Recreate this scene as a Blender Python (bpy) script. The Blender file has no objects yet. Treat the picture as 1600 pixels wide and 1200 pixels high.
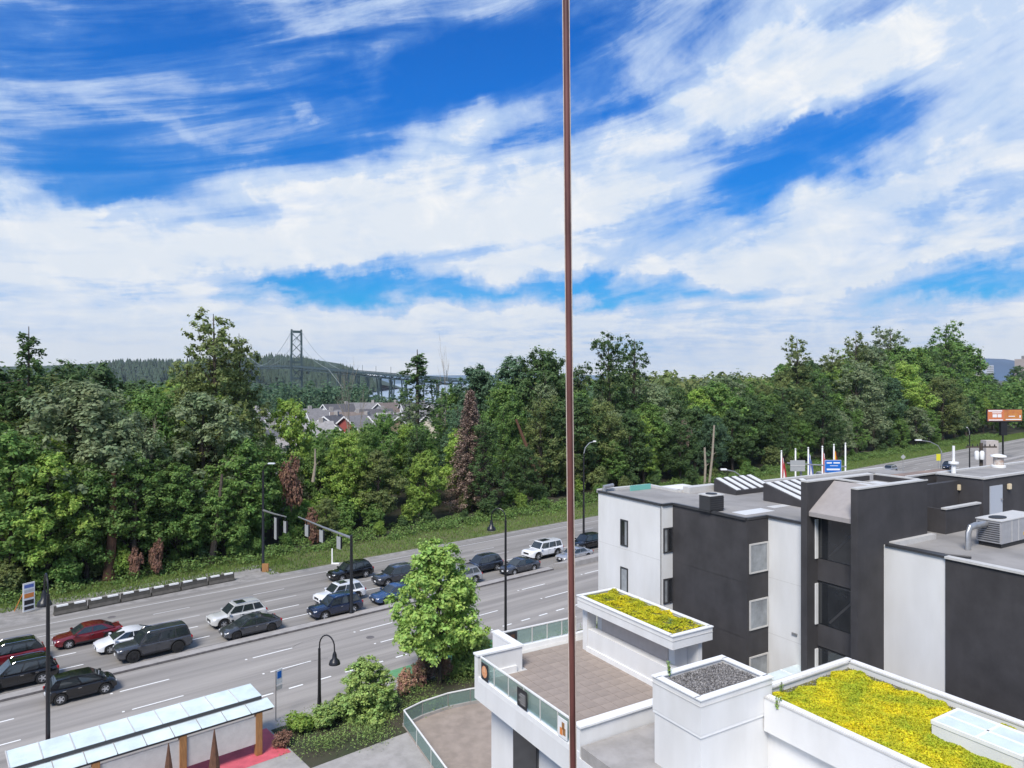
import bpy, bmesh, math, random
import numpy as np
from mathutils import Vector, Matrix
R = math.radians
sc = bpy.context.scene
COL = sc.collection
random.seed(7)
# ------------------------------------------------------------------ camera
H = 21.2; F = 1120.0; HZ = 590.0
cd = bpy.data.cameras.new('camera'); cam = bpy.data.objects.new('camera', cd); COL.objects.link(cam)
cam.location = (0, 0, H); cam.rotation_euler = (R(90), 0, 0)
cd.sensor_width = 36; cd.lens = 36 * F / 1600; cd.shift_y = -10 / 1600
cd.clip_start = 0.05; cd.clip_end = 30000
sc.camera = cam
# ------------------------------------------------------------------ world
SUN_EL, SUN_AZ = 50, -160          # azimuth from +Y, clockwise positive
w = bpy.data.worlds.new('World'); sc.world = w; w.use_nodes = True
def build_world():
    nt = w.node_tree; N = nt.nodes; L = nt.links
    for n in list(N): N.remove(n)
    def node(t, **k):
        n = N.new(t)
        for a, b in k.items(): setattr(n, a, b)
        return n
    def math_(op, a, b=None, clamp=False):
        n = node('ShaderNodeMath', operation=op); n.use_clamp = clamp
        for i, v in enumerate((a, b)):
            if v is None: continue
            if isinstance(v, (int, float)): n.inputs[i].default_value = v
            else: L.new(v, n.inputs[i])
        return n.outputs[0]
    def mix(f, a, b):
        n = node('ShaderNodeMix', data_type='RGBA')
        for s, v in ((0, f), (6, a), (7, b)):
            if isinstance(v, (int, float)): n.inputs[s].default_value = v
            elif isinstance(v, tuple): n.inputs[s].default_value = v + (1,)
            else: L.new(v, n.inputs[s])
        return n.outputs[2]
    def mr(v, a, b, c, d, t='SMOOTHSTEP'):
        n = node('ShaderNodeMapRange', interpolation_type=t)
        L.new(v, n.inputs[0])
        for i, x in enumerate((a, b, c, d)): n.inputs[i + 1].default_value = x
        return n.outputs[0]
    out = node('ShaderNodeOutputWorld'); bg = node('ShaderNodeBackground'); L.new(bg.outputs[0], out.inputs[0])
    sky = node('ShaderNodeTexSky', sky_type='NISHITA'); sky.sun_disc = False
    sky.sun_elevation = R(SUN_EL); sky.sun_rotation = R(SUN_AZ); sky.air_density = 1.0; sky.dust_density = .3; sky.ozone_density = 2.5
    tc = node('ShaderNodeTexCoord')
    sep = node('ShaderNodeSeparateXYZ'); L.new(tc.outputs['Generated'], sep.inputs[0])
    az = math_('ARCTAN2', sep.outputs[0], sep.outputs[1]); el = math_('ARCSINE', sep.outputs[2])
    P0 = node('ShaderNodeCombineXYZ'); L.new(az, P0.inputs[0]); L.new(el, P0.inputs[1])
    def noise(vec, scale, detail=6, rough=.55, dist=0):
        n = node('ShaderNodeTexNoise'); L.new(vec, n.inputs['Vector']); n.inputs['Scale'].default_value = scale
        n.inputs['Detail'].default_value = detail; n.inputs['Roughness'].default_value = rough; n.inputs['Distortion'].default_value = dist
        return n
    # a cloud deck seen in perspective: direction projected on a high plane
    zz = math_('MAXIMUM', math_('ADD', sep.outputs[2], .10), .02)
    px_ = math_('DIVIDE', sep.outputs[0], zz); py_ = math_('DIVIDE', sep.outputs[1], zz)
    PL = node('ShaderNodeCombineXYZ'); L.new(px_, PL.inputs[0]); L.new(py_, PL.inputs[1])
    mp = node('ShaderNodeMapping'); L.new(PL.outputs[0], mp.inputs[0]); mp.inputs['Rotation'].default_value = (0, 0, R(28)); mp.inputs['Scale'].default_value = (.55, 1.5, 1)
    nbig = noise(mp.outputs[0], 1.1, 9, .62, .5)
    nfine = noise(PL.outputs[0], 3.0, 12, .66, .45)
    fan = math_('ADD', math_('MULTIPLY', el, 1.0), math_('MULTIPLY', math_('MULTIPLY', az, math_('ADD', el, .12)), -.55))   # streaks fan upwards to the right
    PF = node('ShaderNodeCombineXYZ'); L.new(math_('MULTIPLY', az, 2.2), PF.inputs[0]); L.new(math_('MULTIPLY', fan, 13.0), PF.inputs[1])
    nstr = noise(PF.outputs[0], 1.0, 9, .62, .55)
    nbil = noise(P0.outputs[0], 15.0, 10, .62, .5)
    # warp of the cloud bodies
    nw = noise(P0.outputs[0], 6.0, 8, .62)
    wv = node('ShaderNodeVectorMath', operation='SUBTRACT'); L.new(nw.outputs['Color'], wv.inputs[0]); wv.inputs[1].default_value = (.5, .5, .5)
    wm = node('ShaderNodeVectorMath', operation='MULTIPLY_ADD'); L.new(wv.outputs[0], wm.inputs[0]); wm.inputs[1].default_value = (.26, .13, 0); L.new(P0.outputs[0], wm.inputs[2])
    P = wm.outputs[0]
    blobs = [
     # px, py, rx, ry, tilt, weight
     (480,312,120,38,0,.75),(560,335,120,30,-8,.45),(690,330,230,62,6,.55),(830,300,190,75,0,.6),(1010,275,150,60,-12,.45),
     (250,395,190,26,-4,.75),(520,392,330,38,2,.7),(760,370,190,40,8,.5),(690,222,95,36,22,.8),(760,190,60,22,15,.3),
     (622,100,32,22,35,.75),(448,157,22,10,0,.5),(484,178,12,7,0,.4),(60,305,110,26,-6,.8),(190,320,70,8,0,.6),(300,205,110,12,-14,.35),
     (1180,108,190,45,-6,.85),(1120,160,80,22,-30,.4),(1330,100,220,60,5,.5),(1480,170,150,60,10,.32),(1050,185,105,30,12,.75),(1010,205,80,20,8,.3),
     (1262,181,26,8,0,.7),(1345,240,60,18,0,.35),(1480,262,230,34,17,.8),(1400,330,230,46,10,.5),(1120,395,230,40,12,.5),(1420,390,260,36,4,.6),
     (1060,440,170,24,10,.5),(1300,440,200,26,0,.55),(760,436,90,12,4,.75),(840,414,60,12,0,.6),(450,450,48,6,0,.7),
     (120,452,200,40,0,.5),(330,480,200,36,0,.4),(600,495,180,28,6,.6),(850,480,180,16,4,.3),(1200,490,420,26,0,.35),(40,380,120,30,0,.25),
     (150,520,320,36,0,.3),(-150,300,250,120,0,.4),(1850,280,300,120,0,.5),(1250,-60,320,90,0,.4),(300,-120,260,60,0,.3),
     # clear patches
     (330,130,220,80,-10,-.5),(560,170,160,85,10,-.5),(860,160,170,75,0,-.75),(300,260,200,45,-6,-.5),(60,200,120,60,0,-.5),(340,330,150,18,-4,-.5),
     (1230,240,150,38,8,-.75),(1215,275,70,24,0,-.5),(1080,330,130,16,10,-.5),(1380,205,90,20,8,-.35),(1560,215,80,30,10,-.3),(990,330,60,30,0,-.3),
     (420,425,230,12,3,-.7),(640,455,190,20,0,-1.5),(540,440,120,12,0,-.7),(720,405,130,9,6,-.7),(990,452,95,18,-4,-1.6),(890,462,80,12,0,-.6),(1490,437,150,19,3,-1.6),(1080,470,150,9,4,-.5),
     (700,110,120,50,0,-.4),(960,60,120,60,0,-.5),(500,40,300,60,0,-.4),
    ]
    acc = None
    for (bx, by, rx, ry, tilt, wt) in blobs:
        a = math.atan((bx - 800) / F); e = math.atan((HZ - by) / math.hypot(F, bx - 800)); cs = math.cos(a)
        m = node('ShaderNodeMapping', vector_type='TEXTURE'); L.new(P, m.inputs[0])
        m.inputs['Location'].default_value = (a, e, 0); m.inputs['Rotation'].default_value = (0, 0, R(tilt))
        m.inputs['Scale'].default_value = (1.25 * rx / F * cs * cs, 1.25 * ry / F * cs, 1)
        ln = node('ShaderNodeVectorMath', operation='LENGTH'); L.new(m.outputs[0], ln.inputs[0])
        v = mr(ln.outputs['Value'], .25, 1.55, wt, 0)
        acc = v if acc is None else math_('ADD', acc, v)
    t = math_('MULTIPLY', math_('SUBTRACT', nbig.outputs['Fac'], .5), .9)
    t2 = math_('MULTIPLY', math_('SUBTRACT', nfine.outputs['Fac'], .5), .7)
    t3 = math_('MULTIPLY', math_('SUBTRACT', nstr.outputs['Fac'], .5), 1.9)
    t4 = math_('MULTIPLY', math_('SUBTRACT', nbil.outputs['Fac'], .5), 1.0)
    s = math_('ADD', math_('ADD', acc, t), math_('ADD', t4, math_('ADD', t2, t3)))
    low = mr(el, R(1), R(15), .80, 0, 'LINEAR')          # veil thickens towards the horizon
    s = math_('ADD', math_('ADD', s, low), mr(el, R(0), R(5), .9, 0, 'LINEAR'))
    wisp = math_('MULTIPLY', mr(math_('ADD', nstr.outputs['Fac'], math_('MULTIPLY', nfine.outputs['Fac'], .6)), .62, .98, .46, 0), mr(s, .9, 2.0, .8, .2))
    thick = math_('SUBTRACT', mr(s, .10, 1.15, 0, 1), wisp, True)
    veil = mr(math_('ADD', math_('MULTIPLY', s, .7), math_('MULTIPLY', math_('SUBTRACT', nstr.outputs['Fac'], .5), 3.0)), -1.0, 1.0, 0, .62)
    cover = math_('POWER', math_('MAXIMUM', thick, veil), 1.15)
    hs = node('ShaderNodeHueSaturation'); hs.inputs['Saturation'].default_value = 1.45; hs.inputs['Value'].default_value = SKY_V
    L.new(sky.outputs[0], hs.inputs['Color'])
    tint = node('ShaderNodeMix', data_type='RGBA', blend_type='MULTIPLY'); tint.inputs[0].default_value = 1
    L.new(hs.outputs[0], tint.inputs[6]); tint.inputs[7].default_value = (.16, .86, 1.32, 1)
    shade = mr(math_('ADD', math_('MULTIPLY_ADD', nfine.outputs['Fac'], .5) if False else nbil.outputs['Fac'], math_('MULTIPLY', s, -.10)), .30, .56, 1, 0)
    ccol = mix(shade, (.97, .975, .98), (.80, .86, .94))
    ccol2 = mix(mr(el, R(1), R(14), .45, 0, 'LINEAR'), ccol, (.80, .86, .93))
    k = node('ShaderNodeVectorMath', operation='SCALE'); L.new(ccol2, k.inputs[0]); k.inputs['Scale'].default_value = CLOUD_V
    hz_ = node('ShaderNodeHueSaturation'); L.new(tint.outputs[2], hz_.inputs['Color']); L.new(mr(el, R(0), R(6), .6, 1.08, 'LINEAR'), hz_.inputs['Saturation']); L.new(mr(el, R(0), R(22), .62, 1.0, 'LINEAR'), hz_.inputs['Value'])
    thin = node('ShaderNodeVectorMath', operation='SCALE'); thin.inputs[0].default_value = (.30, .53, .92); thin.inputs['Scale'].default_value = CLOUD_V
    f0 = mix(mr(cover, 0, .5, 0, 1, 'LINEAR'), hz_.outputs[0], thin.outputs[0])
    fin = mix(mr(cover, .12, .92, 0, 1, 'LINEAR'), f0, k.outputs[0])
    L.new(fin, bg.inputs[0]); bg.inputs[1].default_value = .10
EXPO = 1.20
SKY_V = 0.54; CLOUD_V = 9.9 / (2 ** EXPO)
build_world()
sd = bpy.data.lights.new('sun', 'SUN'); sun = bpy.data.objects.new('sun', sd); COL.objects.link(sun)
sd.energy = 2.15; sd.angle = R(22); sd.color = (1, .94, .86)
_d = Vector((math.sin(R(SUN_AZ)) * math.cos(R(SUN_EL)), math.cos(R(SUN_AZ)) * math.cos(R(SUN_EL)), math.sin(R(SUN_EL))))
sun.rotation_euler = _d.to_track_quat('Z', 'Y').to_euler()
sc.view_settings.view_transform = 'Standard'; sc.view_settings.look = 'None'; sc.view_settings.exposure = EXPO; sc.view_settings.gamma = 1
sc.render.engine = 'CYCLES'
try:
    sc.cycles.use_denoising = True; sc.cycles.denoiser = 'OPENIMAGEDENOISE'
    sc.cycles.max_bounces = 6; sc.cycles.transparent_max_bounces = 8; sc.cycles.caustics_reflective = False; sc.cycles.caustics_refractive = False
except Exception: pass
# ------------------------------------------------------------------ helpers
def at(px, py, z=0.0):
    Z = F * (H - z) / (py - HZ); return Vector(((px - 800) / F * Z, Z, z))
def atd(px, py, Y): return Vector(((px - 800) / F * Y, Y, H - (py - HZ) / F * Y))
TH = math.atan2(.6467, .7627)                    # road direction against +X
SX = Vector((.7627, .6467, 0)); DX = Vector((-.6467, .7627, 0))
def rd(s, d, z=0): return SX * s + DX * d + Vector((0, 0, z))
def sd_(p): return p.dot(SX), p.dot(DX)
def px_sd(px, d):                                 # point on the line "distance d from the eye line along the road" seen in column px
    q = (px - 800) / F; Y = d / (.7627 - .6467 * q); return Vector((q * Y, Y, 0))

_mats = {}
def mat(name, col, rough=.7, metal=0, spec=.5, noise=0, nscale=3, bump=0, bscale=30, second=None, coat=0, island=0, trans=0, stretch=None, streak=None, alpha=1, rand=0, objspace=True, ior=None):
    if name in _mats: return _mats[name]
    m = bpy.data.materials.new(name); m.use_nodes = True; nt = m.node_tree; N = nt.nodes; L = nt.links
    b = N['Principled BSDF']; c = tuple(col) + (1,)
    b.inputs['Base Color'].default_value = c; b.inputs['Roughness'].default_value = rough; b.inputs['Metallic'].default_value = metal
    b.inputs['Specular IOR Level'].default_value = spec
    if coat: b.inputs['Coat Weight'].default_value = coat; b.inputs['Coat Roughness'].default_value = .04
    tc = N.new('ShaderNodeTexCoord'); src = tc.outputs['Object']
    if stretch:
        mp = N.new('ShaderNodeMapping'); mp.inputs['Scale'].default_value = stretch; L.new(src, mp.inputs[0]); src = mp.outputs[0]
    last = None
    if noise or second:
        n = N.new('ShaderNodeTexNoise'); n.inputs['Scale'].default_value = nscale; n.inputs['Detail'].default_value = 6; n.inputs['Roughness'].default_value = .6
        L.new(src, n.inputs['Vector'])
        cr = N.new('ShaderNodeValToRGB'); L.new(n.outputs['Fac'], cr.inputs[0])
        a = second if second else tuple(x * (1 - noise) for x in col)
        bb = col if second else tuple(min(1, x * (1 + noise)) for x in col)
        cr.color_ramp.elements[0].position = .35; cr.color_ramp.elements[1].position = .65
        cr.color_ramp.elements[0].color = tuple(a) + (1,); cr.color_ramp.elements[1].color = tuple(bb) + (1,)
        L.new(cr.outputs[0], b.inputs['Base Color']); last = cr.outputs[0]
    if streak and last:
        sx_, amt, sc3 = streak; mp2 = N.new('ShaderNodeMapping'); mp2.inputs['Scale'].default_value = sx_; L.new(tc.outputs['Object'], mp2.inputs[0])
        n2 = N.new('ShaderNodeTexNoise'); n2.inputs['Scale'].default_value = sc3; n2.inputs['Detail'].default_value = 5; L.new(mp2.outputs[0], n2.inputs['Vector'])
        r2 = N.new('ShaderNodeMapRange'); r2.interpolation_type = 'SMOOTHSTEP'; L.new(n2.outputs['Fac'], r2.inputs[0]); r2.inputs[1].default_value = .38; r2.inputs[2].default_value = .66; r2.inputs[3].default_value = 1; r2.inputs[4].default_value = 1 - amt
        m2_ = N.new('ShaderNodeVectorMath'); m2_.operation = 'SCALE'; L.new(last, m2_.inputs[0]); L.new(r2.outputs[0], m2_.inputs['Scale']); last = m2_.outputs[0]; L.new(last, b.inputs['Base Color'])
    if island or rand:
        hs = N.new('ShaderNodeHueSaturation')
        if last: L.new(last, hs.inputs['Color'])
        else: hs.inputs['Color'].default_value = c
        ms = []
        if island:
            g = N.new('ShaderNodeNewGeometry'); mr = N.new('ShaderNodeMapRange'); L.new(g.outputs['Random Per Island'], mr.inputs[0])
            mr.inputs[3].default_value = 1 - island; mr.inputs[4].default_value = 1 + island; ms.append(mr.outputs[0])
            mh = N.new('ShaderNodeMapRange'); mlt = N.new('ShaderNodeMath'); mlt.operation = 'MULTIPLY'; mlt.inputs[1].default_value = 7.31
            fr = N.new('ShaderNodeMath'); fr.operation = 'FRACT'; L.new(g.outputs['Random Per Island'], mlt.inputs[0]); L.new(mlt.outputs[0], fr.inputs[0])
            L.new(fr.outputs[0], mh.inputs[0]); mh.inputs[3].default_value = .5 - .02; mh.inputs[4].default_value = .5 + .02; L.new(mh.outputs[0], hs.inputs['Hue'])
        if rand:
            o = N.new('ShaderNodeObjectInfo'); mr = N.new('ShaderNodeMapRange'); L.new(o.outputs['Random'], mr.inputs[0])
            mr.inputs[3].default_value = 1 - rand; mr.inputs[4].default_value = 1 + rand; ms.append(mr.outputs[0])
        if len(ms) == 2:
            mm = N.new('ShaderNodeMath'); mm.operation = 'MULTIPLY'; L.new(ms[0], mm.inputs[0]); L.new(ms[1], mm.inputs[1]); L.new(mm.outputs[0], hs.inputs['Value'])
        else: L.new(ms[0], hs.inputs['Value'])
        L.new(hs.outputs[0], b.inputs['Base Color']); last = hs.outputs[0]
    if bump:
        nb = N.new('ShaderNodeTexNoise'); nb.inputs['Scale'].default_value = bscale; nb.inputs['Detail'].default_value = 5; L.new(src, nb.inputs['Vector'])
        bp = N.new('ShaderNodeBump'); bp.inputs['Strength'].default_value = bump; bp.inputs['Distance'].default_value = .05
        L.new(nb.outputs['Fac'], bp.inputs['Height']); L.new(bp.outputs[0], b.inputs['Normal'])
    if trans:
        t = N.new('ShaderNodeBsdfTranslucent'); mx = N.new('ShaderNodeMixShader'); mx.inputs[0].default_value = trans
        if last: L.new(last, t.inputs[0])
        else: t.inputs[0].default_value = c
        L.new(b.outputs[0], mx.inputs[1]); L.new(t.outputs[0], mx.inputs[2]); L.new(mx.outputs[0], N['Material Output'].inputs[0])
    if alpha < 1:
        t = N.new('ShaderNodeBsdfTransparent'); mx = N.new('ShaderNodeMixShader'); mx.inputs[0].default_value = alpha
        t.inputs[0].default_value = (.82, .92, .88, 1)
        L.new(t.outputs[0], mx.inputs[1]); L.new(b.outputs[0], mx.inputs[2]); L.new(mx.outputs[0], N['Material Output'].inputs[0])
    _mats[name] = m; return m

class MB:
    def __init__(s): s.v = []; s.f = []; s.m = []; s.mats = []; s.cur = 0
    def use(s, m):
        if m not in s.mats: s.mats.append(m)
        s.cur = s.mats.index(m); return s
    def add(s, vs, fs):
        o = len(s.v); s.v += [tuple(v) for v in vs]
        for f in fs: s.f.append(tuple(i + o for i in f)); s.m.append(s.cur)
        return s
    def box(s, x0, x1, y0, y1, z0, z1, M=None):
        vs = [Vector(p) for p in ((x0,y0,z0),(x1,y0,z0),(x1,y1,z0),(x0,y1,z0),(x0,y0,z1),(x1,y0,z1),(x1,y1,z1),(x0,y1,z1))]
        if M: vs = [M @ v for v in vs]
        return s.add(vs, ((0,3,2,1),(4,5,6,7),(0,1,5,4),(1,2,6,5),(2,3,7,6),(3,0,4,7)))
    def bar(s, a, b, r, n=6, r2=None, cap=True):
        a = Vector(a); b = Vector(b); d = b - a
        if d.length < 1e-6: return s
        d.normalize(); u = d.orthogonal().normalized(); v = d.cross(u); r2 = r if r2 is None else r2
        vs = [a + (u * math.cos(2*math.pi*i/n) + v * math.sin(2*math.pi*i/n)) * r for i in range(n)] + [b + (u * math.cos(2*math.pi*i/n) + v * math.sin(2*math.pi*i/n)) * r2 for i in range(n)]
        fs = [(i, (i+1) % n, n + (i+1) % n, n + i) for i in range(n)]
        if cap: fs += [tuple(range(n))[::-1], tuple(range(n, 2*n))]
        return s.add(vs, fs)
    def beam(s, a, b, w_, h_):
        a = Vector(a); b = Vector(b); d = (b - a).normalized(); u = Vector((0,0,1)).cross(d)
        u = Vector((1,0,0)) if u.length < 1e-4 else u.normalized(); v = d.cross(u); u = u*w_/2; v = v*h_/2
        vs = [a-u-v, a+u-v, a+u+v, a-u+v, b-u-v, b+u-v, b+u+v, b-u+v]
        return s.add(vs, ((0,3,2,1),(4,5,6,7),(0,1,5,4),(1,2,6,5),(2,3,7,6),(3,0,4,7)))
    def tube(s, pts, r, n=6):
        pts = [Vector(p) for p in pts]; rs = r if isinstance(r, (list, tuple)) else [r]*len(pts); rings = []; u = None
        for i, p in enumerate(pts):
            d = (pts[min(i+1, len(pts)-1)] - pts[max(i-1, 0)]).normalized()
            if u is None: u = d.orthogonal().normalized()
            u = (u - d * u.dot(d)).normalized(); v = d.cross(u)
            rings.append([p + (u*math.cos(2*math.pi*k/n) + v*math.sin(2*math.pi*k/n)) * rs[i] for k in range(n)])
        vs = [q for r_ in rings for q in r_]; fs = []
        for i in range(len(pts)-1):
            for k in range(n): fs.append((i*n+k, i*n+(k+1)%n, (i+1)*n+(k+1)%n, (i+1)*n+k))
        fs += [tuple(range(n))[::-1], tuple(range((len(pts)-1)*n, len(pts)*n))]
        return s.add(vs, fs)
    def lathe(s, c, prof, n=12):
        c = Vector(c); vs = [c + Vector((r*math.cos(2*math.pi*k/n), r*math.sin(2*math.pi*k/n), z)) for r, z in prof for k in range(n)]
        fs = [(i*n+k, i*n+(k+1)%n, (i+1)*n+(k+1)%n, (i+1)*n+k) for i in range(len(prof)-1) for k in range(n)]
        fs += [tuple(range(n))[::-1], tuple(range((len(prof)-1)*n, len(prof)*n))]
        return s.add(vs, fs)
    def poly(s, pts, z0, z1):
        n = len(pts); vs = [(p[0], p[1], z0) for p in pts] + [(p[0], p[1], z1) for p in pts]
        fs = [(i, (i+1) % n, n+(i+1) % n, n+i) for i in range(n)] + [tuple(range(n))[::-1], tuple(range(n, 2*n))]
        return s.add(vs, fs)
    def mesh(s, name, smooth=False, bevel=0):
        me = bpy.data.meshes.new(name); me.from_pydata(s.v, [], s.f)
        for m in s.mats: me.materials.append(m)
        if len(s.mats) > 1: me.polygons.foreach_set('material_index', s.m)
        bm = bmesh.new(); bm.from_mesh(me); bmesh.ops.recalc_face_normals(bm, faces=bm.faces[:])
        if bevel: bmesh.ops.bevel(bm, geom=bm.edges[:], offset=bevel, segments=2, affect='EDGES', clamp_overlap=True)
        bm.to_mesh(me); bm.free()
        if smooth:
            me.polygons.foreach_set('use_smooth', [True]*len(me.polygons))
            try: me.set_sharp_from_angle(angle=R(38 if smooth is True else smooth))
            except Exception: pass
        return me
    def build(s, name, parent=None, smooth=False, bevel=0):
        return link(bpy.data.objects.new(name, s.mesh(name, smooth, bevel)), parent)
def link(o, parent=None):
    COL.objects.link(o)
    if parent: o.parent = parent
    return o
def tag(o, label=None, cat=None, group=None, kind=None):
    if label: o['label'] = label
    if cat: o['category'] = cat
    if group: o['group'] = group
    if kind: o['kind'] = kind
    return o
def thing(name, label, cat, loc=(0,0,0), rz=0, group=None):
    o = bpy.data.objects.new(name, None); COL.objects.link(o); o.location = loc; o.rotation_euler = (0, 0, rz); o.empty_display_size = .2
    return tag(o, label, cat, group)
def inst(me, name, parent=None, loc=(0,0,0), rot=(0,0,0), scale=(1,1,1)):
    o = bpy.data.objects.new(name, me); link(o, parent); o.location = loc; o.rotation_euler = rot; o.scale = scale; return o
def copy_tree(root):
    r = root.copy(); COL.objects.link(r)
    for ch in root.children:
        c = ch.copy(); COL.objects.link(c); c.parent = r
        for g in ch.children:
            d = g.copy(); COL.objects.link(d); d.parent = c
    return r
def mesh_np(name, V, Fq, mats, smooth=False):
    me = bpy.data.meshes.new(name); nv = len(V); nf = len(Fq); k = Fq.shape[1]
    me.vertices.add(nv); me.vertices.foreach_set('co', V.astype(np.float32).ravel())
    me.loops.add(nf*k); me.loops.foreach_set('vertex_index', Fq.astype(np.int32).ravel())
    me.polygons.add(nf); me.polygons.foreach_set('loop_start', np.arange(0, nf*k, k, dtype=np.int32)); me.polygons.foreach_set('loop_total', np.full(nf, k, dtype=np.int32))
    me.update(calc_edges=True)
    for m in mats: me.materials.append(m)
    return me
rng = np.random.default_rng(5)
def leaves(centers, normals, size, aspect=.62, jitter=.9):
    """leaf quads (rhombs) at centers, facing roughly along normals"""
    n = len(centers); nr = normals + rng.normal(0, jitter, (n, 3)); nr /= np.linalg.norm(nr, axis=1)[:, None] + 1e-9
    t = rng.normal(0, 1, (n, 3)); t -= nr * (t * nr).sum(1)[:, None]; t /= np.linalg.norm(t, axis=1)[:, None] + 1e-9
    b = np.cross(nr, t); sz = (np.asarray(size) * rng.uniform(.6, 1.35, n))[:, None]
    V = np.stack([centers - t*sz*.5, centers + b*sz*.5*aspect, centers + t*sz*.5, centers - b*sz*.5*aspect], 1).reshape(-1, 3)
    return V, np.arange(4*n).reshape(-1, 4)
# ------------------------------------------------------------------ materials
M = dict(
 asphalt=mat('asphalt', (.30,.282,.262), .85, second=(.215,.203,.19), nscale=.35, stretch=(.12,1.4,1), bump=.25, bscale=60, spec=.25, streak=((.03,1.1,1), .22, 1.0)),
 asphalt_near=mat('asphalt_near', (.345,.322,.298), .85, second=(.265,.248,.232), nscale=.35, stretch=(.12,1.4,1), bump=.25, bscale=60, spec=.25, streak=((.03,1.1,1), .22, 1.0)),
 shoulder=mat('shoulder', (.30,.285,.27), .9, second=(.19,.18,.17), nscale=1.2, bump=.4, bscale=25),
 concrete=mat('concrete', (.36,.34,.325), .85, second=(.28,.265,.25), nscale=1.5, bump=.2, bscale=30),
 kerb_dark=mat('kerb_dark', (.12,.11,.11), .85, noise=.3, nscale=3),
 paint=mat('road_paint', (.80,.80,.78), .6, noise=.10, nscale=8),
 paint_worn=mat('road_paint_worn', (.50,.49,.48), .7, noise=.12, nscale=6),
 green_paint=mat('green_paint', (.11,.28,.13), .7, noise=.15, nscale=2),
 red_paint=mat('red_paint', (.55,.10,.13), .7, noise=.12, nscale=2),
 soil=mat('soil', (.055,.045,.03), .95, second=(.035,.045,.018), nscale=.5, bump=.5, bscale=4),
 grass=mat('grass_ground', (.085,.125,.03), .9, second=(.12,.115,.05), nscale=.35, bump=.4, bscale=20),
 blade=mat('grass_blade', (.15,.23,.045), .7, island=.4, trans=.35),
 white=mat('white_stucco', (.70,.70,.695), .85, second=(.63,.625,.61), nscale=.6, bump=.12, bscale=60, stretch=(1,1,.35), streak=((1.2,1.2,.25), .05, 1.0)),
 white_trim=mat('white_trim', (.74,.74,.73), .55, noise=.04, nscale=3),
 trim_grey=mat('grey_trim', (.50,.49,.47), .5, noise=.06, nscale=3),
 dark=mat('dark_stucco', (.052,.049,.052), .82, second=(.036,.034,.036), nscale=.9, bump=.2, bscale=80, streak=((1.5,1.5,.3), .14, 1.0)),
 roof=mat('roof_membrane', (.33,.315,.30), .85, second=(.235,.225,.215), nscale=.4, bump=.2, bscale=14, streak=((.5,.5,.5), .28, 1.6)),
 roof_patch=mat('roof_patch', (.62,.62,.61), .35, noise=.06),
 black_metal=mat('black_metal', (.012,.012,.014), .35, spec=.5),
 dark_metal=mat('dark_metal', (.04,.04,.043), .45),
 galv=mat('galvanised_metal', (.42,.42,.42), .38, metal=.7, noise=.1, nscale=4),
 beige=mat('beige_panel', (.46,.41,.38), .6, noise=.05),
 glass_dark=mat('glass_dark', (.018,.02,.023), .06, spec=.8, noise=.25, nscale=.6),
 glass_pale=mat('glass_pale', (.33,.35,.36), .12, spec=.6, second=(.16,.17,.18), nscale=.9),
 glass_rail=mat('rail_glass', (.26,.36,.34), .06, spec=.8, alpha=.40),
 glass_roof=mat('canopy_glass', (.60,.69,.70), .10, spec=.7, noise=.12, nscale=.8),
 paver=mat('terrace_paver', (.29,.24,.205), .8, noise=.14, nscale=1.5, rand=.05),
 sedum=mat('sedum', (.70,.60,.012), .8, island=.25, trans=.2, second=(.36,.42,.02), nscale=.8),
 sedum_base=mat('sedum_base', (.17,.155,.02), .95, second=(.10,.11,.02), nscale=2, bump=.6, bscale=12),
 pebble=mat('pebble', (.22,.21,.205), .85, island=.5),
 bark=mat('bark', (.085,.065,.05), .9, second=(.045,.036,.028), nscale=2.5, bump=.6, bscale=8),
 bark_pale=mat('bark_pale', (.34,.29,.23), .85, second=(.22,.19,.15), nscale=3),
 bark_red=mat('bark_red', (.13,.06,.035), .9, second=(.07,.035,.02), nscale=3),
 tyre=mat('tyre', (.014,.014,.014), .75), rim=mat('rim_silver', (.55,.56,.58), .3, metal=.6), rim_black=mat('rim_black', (.02,.02,.022), .3),
 car_glass=mat('car_glass', (.022,.028,.032), .04, spec=1.0), lamp_clear=mat('lamp_clear', (.62,.64,.66), .12, spec=.8), lamp_red=mat('lamp_red', (.35,.012,.015), .2, spec=.7),
 plastic=mat('black_plastic', (.018,.018,.02), .55), plate=mat('licence_plate', (.72,.73,.74), .4), chrome=mat('chrome', (.65,.66,.68), .15, metal=1),
 wood=mat('varnished_wood', (.30,.15,.055), .6, noise=.25, nscale=4, stretch=(6,6,.6)), orange=mat('orange_paint', (.65,.22,.05), .6),
 sign_blue=mat('sign_blue', (.01,.13,.50), .4), sign_back=mat('sign_back_grey', (.33,.34,.34), .5, noise=.06), flag_red=mat('flag_red', (.45,.03,.04), .7), flag_white=mat('flag_white', (.75,.75,.76), .7), flag_blue=mat('flag_blue', (.10,.15,.42), .7), flag_yellow=mat('flag_yellow', (.70,.42,.03), .7),
 steel_green=mat('bridge_green', (.028,.052,.052), .6, noise=.1, nscale=.1),
 water=mat('water', (.30,.36,.42), .25, spec=.6, noise=.05, nscale=.01, bump=.3, bscale=.2),
 maroon_rod=mat('maroon_gasket', (.13,.045,.038), .55, noise=.35, nscale=60, stretch=(1,1,.15)), rod_edge=mat('gasket_edge', (.55,.46,.40), .6, noise=.12, nscale=120),
)
def leafmat(name, col, second, tr=.5):
    col = (col[0]*2.9, col[1]*2.4, col[2]*2.3); second = (second[0]*4.2, second[1]*3.55, second[2]*3.4)
    return mat(name, col, .62, spec=.35, second=second, nscale=.28, island=.36, rand=.13, trans=tr)
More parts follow.
